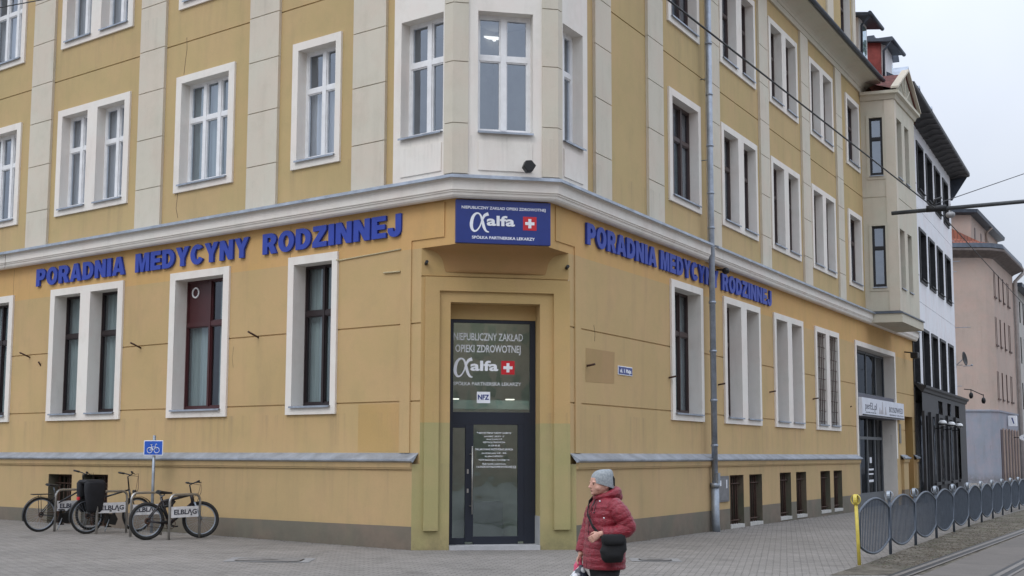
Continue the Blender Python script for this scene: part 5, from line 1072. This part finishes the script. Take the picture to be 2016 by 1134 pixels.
# coat
M = NM('red_quilted_nylon'); c = M.mix(M.ramp(M.noise(30, 6, .7), .3, .7), (.15, .003, .012, 1), (.27, .006, .022, 1)); M.l(c, M.p.inputs['Base Color']); M.p.inputs['Roughness'].default_value = .42; M.p.inputs['Sheen Weight'].default_value = .1
mp = M.n('ShaderNodeMapping'); mp.inputs['Scale'].default_value = (1, 1, 2.6); M.l(M.geo(), mp.inputs['Vector']); M.bump(M.noise(16, 5, .6, mp.outputs[0]), .9, .02); m_coat = M.m
coat = MB(); prof_ = [(.635, .015, .165, .205), (.66, .015, .172, .212), (.75, .015, .172, .212), (.85, .012, .165, .205), (.95, .010, .155, .195), (1.05, .008, .150, .195), (1.13, .0, .148, .20), (1.19, -.005, .135, .195), (1.235, -.005, .110, .165), (1.265, .0, .085, .11), (1.29, .01, .075, .08)]
rings = []; NZ = 66
for i in range(NZ+1):
    z = .635+(1.29-.635)*i/NZ
    for (z0_, *a), (z1_, *b) in zip(prof_, prof_[1:]):
        if z0_ <= z <= z1_+1e-6: t = (z-z0_)/(z1_-z0_); fc, rf, rl = [x+(y-x)*t for x, y in zip(a, b)]; break
    q = .010*abs(sin(pi*z/.068))**.6 if z < 1.2 else 0
    wr = 1+.02*sin(z*40)
    rings.append(ell(fc, 0, z, rf+q*wr, rl+q, 36, .9))
coat.loft(rings)
def sleeve(P_, rr):
    pts = []; rad = []
    for i in range(len(P_)-1):
        for k in range(10): t = k/10; pts.append(tuple(P_[i][j]+(P_[i+1][j]-P_[i][j])*t for j in range(3))); rad.append(rr[i]+(rr[i+1]-rr[i])*t)
    pts.append(P_[-1]); rad.append(rr[-1])
    for _ in range(3): pts = [pts[0]]+[tuple((pts[i-1][j]+2*pts[i][j]+pts[i+1][j])/4 for j in range(3)) for i in range(1, len(pts)-1)]+[pts[-1]]
    rad = [r_+.0075*abs(sin(i*.9))**.7 for i, r_ in enumerate(rad)]; coat.tube([H(*p) for p in pts], rad, 16)
sleeve([(-.005, .13, 1.21), (-.045, .225, 1.13), (-.11, .255, 1.0), (.02, .245, .955), (.135, .222, .955)], [.075, .078, .068, .060, .050]); sleeve([(.0, -.13, 1.21), (.03, -.20, 1.12), (.07, -.215, .98), (.145, -.185, .82), (.165, -.175, .77)], [.075, .074, .062, .052, .046])
ct = obj('coat', coat, m_coat, woman, doubles=False); remesh(ct, .006, 2)
mb = MB(); pts = []; rad = []
for k in range(24):
    a = 2*pi*k/24; back = (1-cos(a))/2; pts.append(H(.012+.080*cos(a)-.035*back, .082*sin(a), 1.262+.052*back)); rad.append(.024+.028*back)
mb.tube(pts, rad, 12, closed=True); mb.ball(H(-.10, 0, 1.27), (.07, .09, .055)); hd = obj('hood', mb, m_coat, woman, doubles=False); remesh(hd, .006, 3)
for s in (.03, .075): mb = MB(); mb.tube([H(.105, s, 1.25), H(.135, s+.005, 1.2), H(.15, s+.01, 1.145)], .003, 5); mb.ball(H(.152, s+.01, 1.135), .007, 8, 6); obj('drawstring', mb, m_black, woman)
mb = MB(); mb.tube([H(.098, .012, 1.26), H(.142, .012, 1.18), H(.165, .01, 1.05), H(.172, .01, .9), H(.19, .01, .65)], .006, 6); obj('zip', mb, plain('dark_red_zip', (.06, .01, .015), .5), woman)
for l_, z_ in ((.10, 1.235), (.17, 1.09)): mb = MB(); mb.ball(H(.11-.1*l_, l_, z_), .008, 8, 6); obj('stud', mb, m_wht, woman)
# knitted hat
M = NM('grey_knit'); w_ = M.n('ShaderNodeTexWave'); w_.inputs['Scale'].default_value = 55; w_.bands_direction = 'X'; M.l(M.geo(), w_.inputs['Vector']); M.l(M.mix(M.ramp(M.noise(60, 4), .3, .7), (.21, .235, .25, 1), (.36, .385, .40, 1)), M.p.inputs['Base Color']); M.p.inputs['Roughness'].default_value = .95; M.bump(w_.outputs['Fac'], .35, .004); m_hat = M.m
mb = MB(); rings = []
for t in [k/12 for k in range(13)]:
    a = t*pi/2*.985; rf = .108*cos(a)**.62; rl = .090*cos(a)**.62; z = 1.395+.122*sin(a); fc = .026-.055*t*t
    ring = ell(fc, 0, z, rf, rl, 28, .95); sl = (1-t)*.30; rings.append([p+Vector((0, 0, sl*((p-H(fc, 0, z)).dot(fd)))) for p in ring])
low = [[p+Vector((0, 0, -.028)) for p in rings[0]]]
mb.loft(low+rings); hat = obj('hat', mb, m_hat, woman, doubles=False); so = hat.modifiers.new('s', 'SUBSURF'); so.levels = 1; so.render_levels = 1
mb = MB(); mb.prism(Fr(H(-.058, .030, 1.385), fd, ld), [(-.012, -.02), (.010, -.01), (.014, .05), (.004, .075), (-.010, .05)], 0, .036); obj('hat_dark_patch', mb, m_black, woman, bevel=.006)  # dark piece set on the back of the hat
# trousers
mb = MB(); mb.loft([ell(.01, 0, z, rf, rl) for z, rf, rl in ((.56, .12, .15), (.62, .135, .165), (.68, .13, .165))])
for s, fx in ((1, .14), (-1, -.16)): limb(mb, [(.015, s*.085, .62), (.06*(1 if fx > 0 else -.2)+.02, s*.088, .40), (fx, s*.088, .09)], [.100, .078, .066])
tr_ = obj('trousers', mb, rough_mat('black_trousers', (.012, .012, .014), .2, 8, .8), woman, doubles=False); remesh(tr_, .010, 1)
for s, fx in ((1, .14), (-1, -.16)): mb = MB(); mb.loft([ell(fx+.05, s*.085, z, rf, rl, 20, .8) for z, rf, rl in ((.0, .128, .048), (.03, .128, .05), (.06, .10, .048), (.10, .062, .052), (.13, .055, .05))]); obj('shoe', mb, m_black, woman)
# shoulder bag
bagm = plain('black_bag_leather', (.003, .003, .004), .8, 0, .3, 12, .5)
r = thing('shoulder_bag', H(.06, .30, .70), 'slouchy black shoulder bag hanging at the hip of the walking woman', 'bag')
mb = MB(); rings = []
for t in [k/12 for k in range(13)]:
    z = .71+.235*t; wf = .128*(sin(pi*min(1, .12+t*.62)))**.5*(1-.10*t); wl = .062*(1-.55*t)*(.35+.65*min(1, t*5))+.012
    rings.append(ell(.055+.01*sin(t*7), .275, z+.006*sin(t*9), wf+.006*sin(t*17), wl, 24, .85))
mb.loft(rings); o = obj('pouch', mb, bagm, r)
mb = MB(); mb.loft([ell(.055, .292, z, a_, b_, 24, .8) for z, a_, b_ in ((.862, .085, .040), (.87, .100, .050), (.90, .110, .046), (.94, .108, .034), (.956, .098, .024))]); obj('flap', mb, bagm, r)
mb = MB(); Ps = [H(.15, .235, .93), H(.185, .12, 1.02), H(.178, .0, 1.12), H(.13, -.07, 1.22), H(.06, -.11, 1.275), H(-.06, -.10, 1.25), H(-.15, .03, 1.12), H(-.15, .17, 1.0), H(-.05, .255, .93)]
for i in range(len(Ps)-1):
    d_ = (Ps[i+1]-Ps[i]).normalized(); s_ = Vector((0, 0, 1)).cross(d_).normalized(); up_ = Vector((0, 0, .016)); mb.quad(Ps[i]-up_, Ps[i+1]-up_, Ps[i+1]+up_, Ps[i]+up_)
st = obj('strap', mb, bagm, r); so = st.modifiers.new('thick', 'SOLIDIFY'); so.thickness = .006; so.offset = 0
# bags in the right hand
r = thing('carrier_bag', H(.18, -.17, .40), 'pink plastic carrier bag held low in the hand of the walking woman', 'bag'); M_pk = rough_mat('pink_plastic', (.62, .08, .16), .15, 20, .35, 30, .6)
mb = MB(); rings = []
for t in [k/10 for k in range(11)]: z = .36+.33*t; wf = .09*(1-t)**.5+.014; rings.append(ell(.185+.012*sin(t*8), -.165, z, wf*(1+.12*sin(t*21)), .03+.035*(1-t), 20, .9))
mb.loft(rings); obj('bag_body', mb, M_pk, r)
for s in (-.012, .012): mb = MB(); mb.tube([H(.17, -.165+s, .66), H(.178, -.165+s, .72), H(.19, -.165+s, .66)], .006, 6); obj('handle', mb, M_pk, r)
r = thing('shopping_bag', H(.25, -.12, .25), 'patterned white and black plastic shopping bag held beside the pink one', 'bag')
M = NM('patterned_plastic'); vo = M.n('ShaderNodeTexVoronoi'); vo.inputs['Scale'].default_value = 16; M.l(M.geo(), vo.inputs['Vector']); M.l(M.mix(M.ramp(vo.outputs['Distance'], .35, .5), (.72, .74, .76, 1), (.03, .035, .05, 1)), M.p.inputs['Base Color']); M.p.inputs['Roughness'].default_value = .3; M.bump(M.noise(22, 4), .7, .02)
mb = MB(); rings = []
for t in [k/10 for k in range(11)]: z = .22+.44*t; wf = .135*(1-t**3)+.012; rings.append(ell(.225-.04*t, -.10-.05*t, z, wf*(1+.07*sin(t*19)), .045+.045*(1-t), 24, .8))
mb.loft(rings); obj('bag_body', mb, M.m, r)
mb = MB(); mb.tube([H(.20, -.15, .62), H(.178, -.165, .715), H(.17, -.15, .62)], .006, 6); obj('handle', mb, m_black, r)

# ================================================================== BUILDINGS BEHIND THE CAMERA (seen mirrored in the window glass)
for k, (x0, x1, y, h_, col, lab) in enumerate(((-34, -4, -22, 13, (.42, .36, .28, 1), 'beige apartment building across the square'), (2, 40, -26, 15, (.36, .20, .15, 1), 'brick red apartment building across the square'))):
    bb_ = thing('apartment_building', (x0, y, 0), lab, 'building'); Fb = Fr(Vector((x0, y, 0)), Vector((1, 0, 0)), Vector((0, 1, 0))); Lb = x1-x0; ho = [(1.5+3*i, 2.8+3*i, 1.2+3.3*j, 3+3.3*j) for i in range(int((Lb-3)/3)) for j in range(4)]
    mb = MB(); grid_wall(mb, Fb, 0, Lb, -1, h_, ho, 0); mb.quad(Fb.p(0, 0, h_), Fb.p(Lb, 0, h_), Fb.p(Lb, -10, h_+3), Fb.p(0, -10, h_+3)); obj('wall', mb, stucco('far_plaster', [(-9, col)]), bb_)
    for a, b, c, d in ho: mb = MB(); room(mb, Fb, a, b, c, d, 0, -.3); obj('window', mb, m_roomd, bb_)

# bare trees across the square (mirrored in the panes)
m_bark = rough_mat('grey_bark', (.10, .085, .07), .3, 6, .9, 30, .6)
def bare_tree(x, y, h, lab):
    r = thing('bare_tree', (x, y, gz(x)), lab, 'tree', 'bare trees across the square'); R_ = random.Random(int(x*10)); tr, cw = MB(), MB()
    def br(mb, p, d, l, rad, lev):
        q = p+d*l; mid = lerp(p, q, .5)+Vector((R_.uniform(-.06, .06), R_.uniform(-.06, .06), 0))*l; mb.tube([p, mid, q], [rad, rad*.85, rad*.65], 7 if lev < 2 else 4, cap=False)
        if lev < 5:
            for _ in range(3 if lev else 5): e = (d+Vector((R_.uniform(-.8, .8), R_.uniform(-.8, .8), R_.uniform(-.15, .5)))).normalized(); br(cw, lerp(p, q, R_.uniform(.6, 1)), e, l*R_.uniform(.55, .8), rad*.52, lev+1)
    br(tr, Vector((x, y, gz(x)-.1)), Vector((0, 0, 1)), h*.35, .17, 0); obj('trunk', tr, m_bark, r, doubles=False); obj('crown', cw, m_bark, r, doubles=False, recalc=False)
bare_tree(-14, -8, 10, 'bare street tree behind the photographer, to the left'); bare_tree(-3, -12, 11, 'bare street tree straight behind the photographer'); bare_tree(9, -9, 10, 'bare street tree behind the photographer, to the right')

# fallen leaves and crumbs of earth on the verge and against the wall foot
mb = MB(); R_ = random.Random(3)
def crumb(x, y, z, q, flat):
    P_ = [Vector((x+q*cos(a)*R_.uniform(.5, 1), y+q*sin(a)*R_.uniform(.5, 1), z)) for a in (0, 1.3, 2.6, 3.9, 5.1)]; t_ = Vector((x, y, z+q*flat)); mb.add(P_+[t_], [(i, (i+1) % 5, 5) for i in range(5)])
for _ in range(2600):
    u = R_.uniform(-.6, 1)+abs(R_.gauss(0, 11)); wi = 4.97-.043*u if u < 14 else 4.37-.0163*(u-14); w = wi+(5.9-.004*u-wi)*R_.random()**.8; p = FR.p(u, w, 0); crumb(p.x, p.y, gz(p.x)+.006, R_.uniform(.008, .035), R_.uniform(.15, .6))
for _ in range(420):
    F = R_.choice((FL, FR)); p = F.p(R_.uniform(.2, 17), abs(R_.gauss(0, .12))+.02, 0); crumb(p.x, p.y, gz(p.x)+.001, R_.uniform(.006, .02), .4)
for _ in range(260):
    p = Vector((R_.uniform(-9, 7), R_.uniform(15, 24), 0)); crumb(p.x, p.y, gz(p.x)+.001, R_.uniform(.005, .014), .3)
o = obj('leaf_litter', mb, rough_mat('dry_litter', (.085, .068, .048), .6, 25, .9, 60, .2), None, loc=FR.p(5, 5, 0), doubles=False, recalc=False); tag(o, 'brown leaf litter and crumbs of earth on the sandy verge', 'litter', kind='stuff')
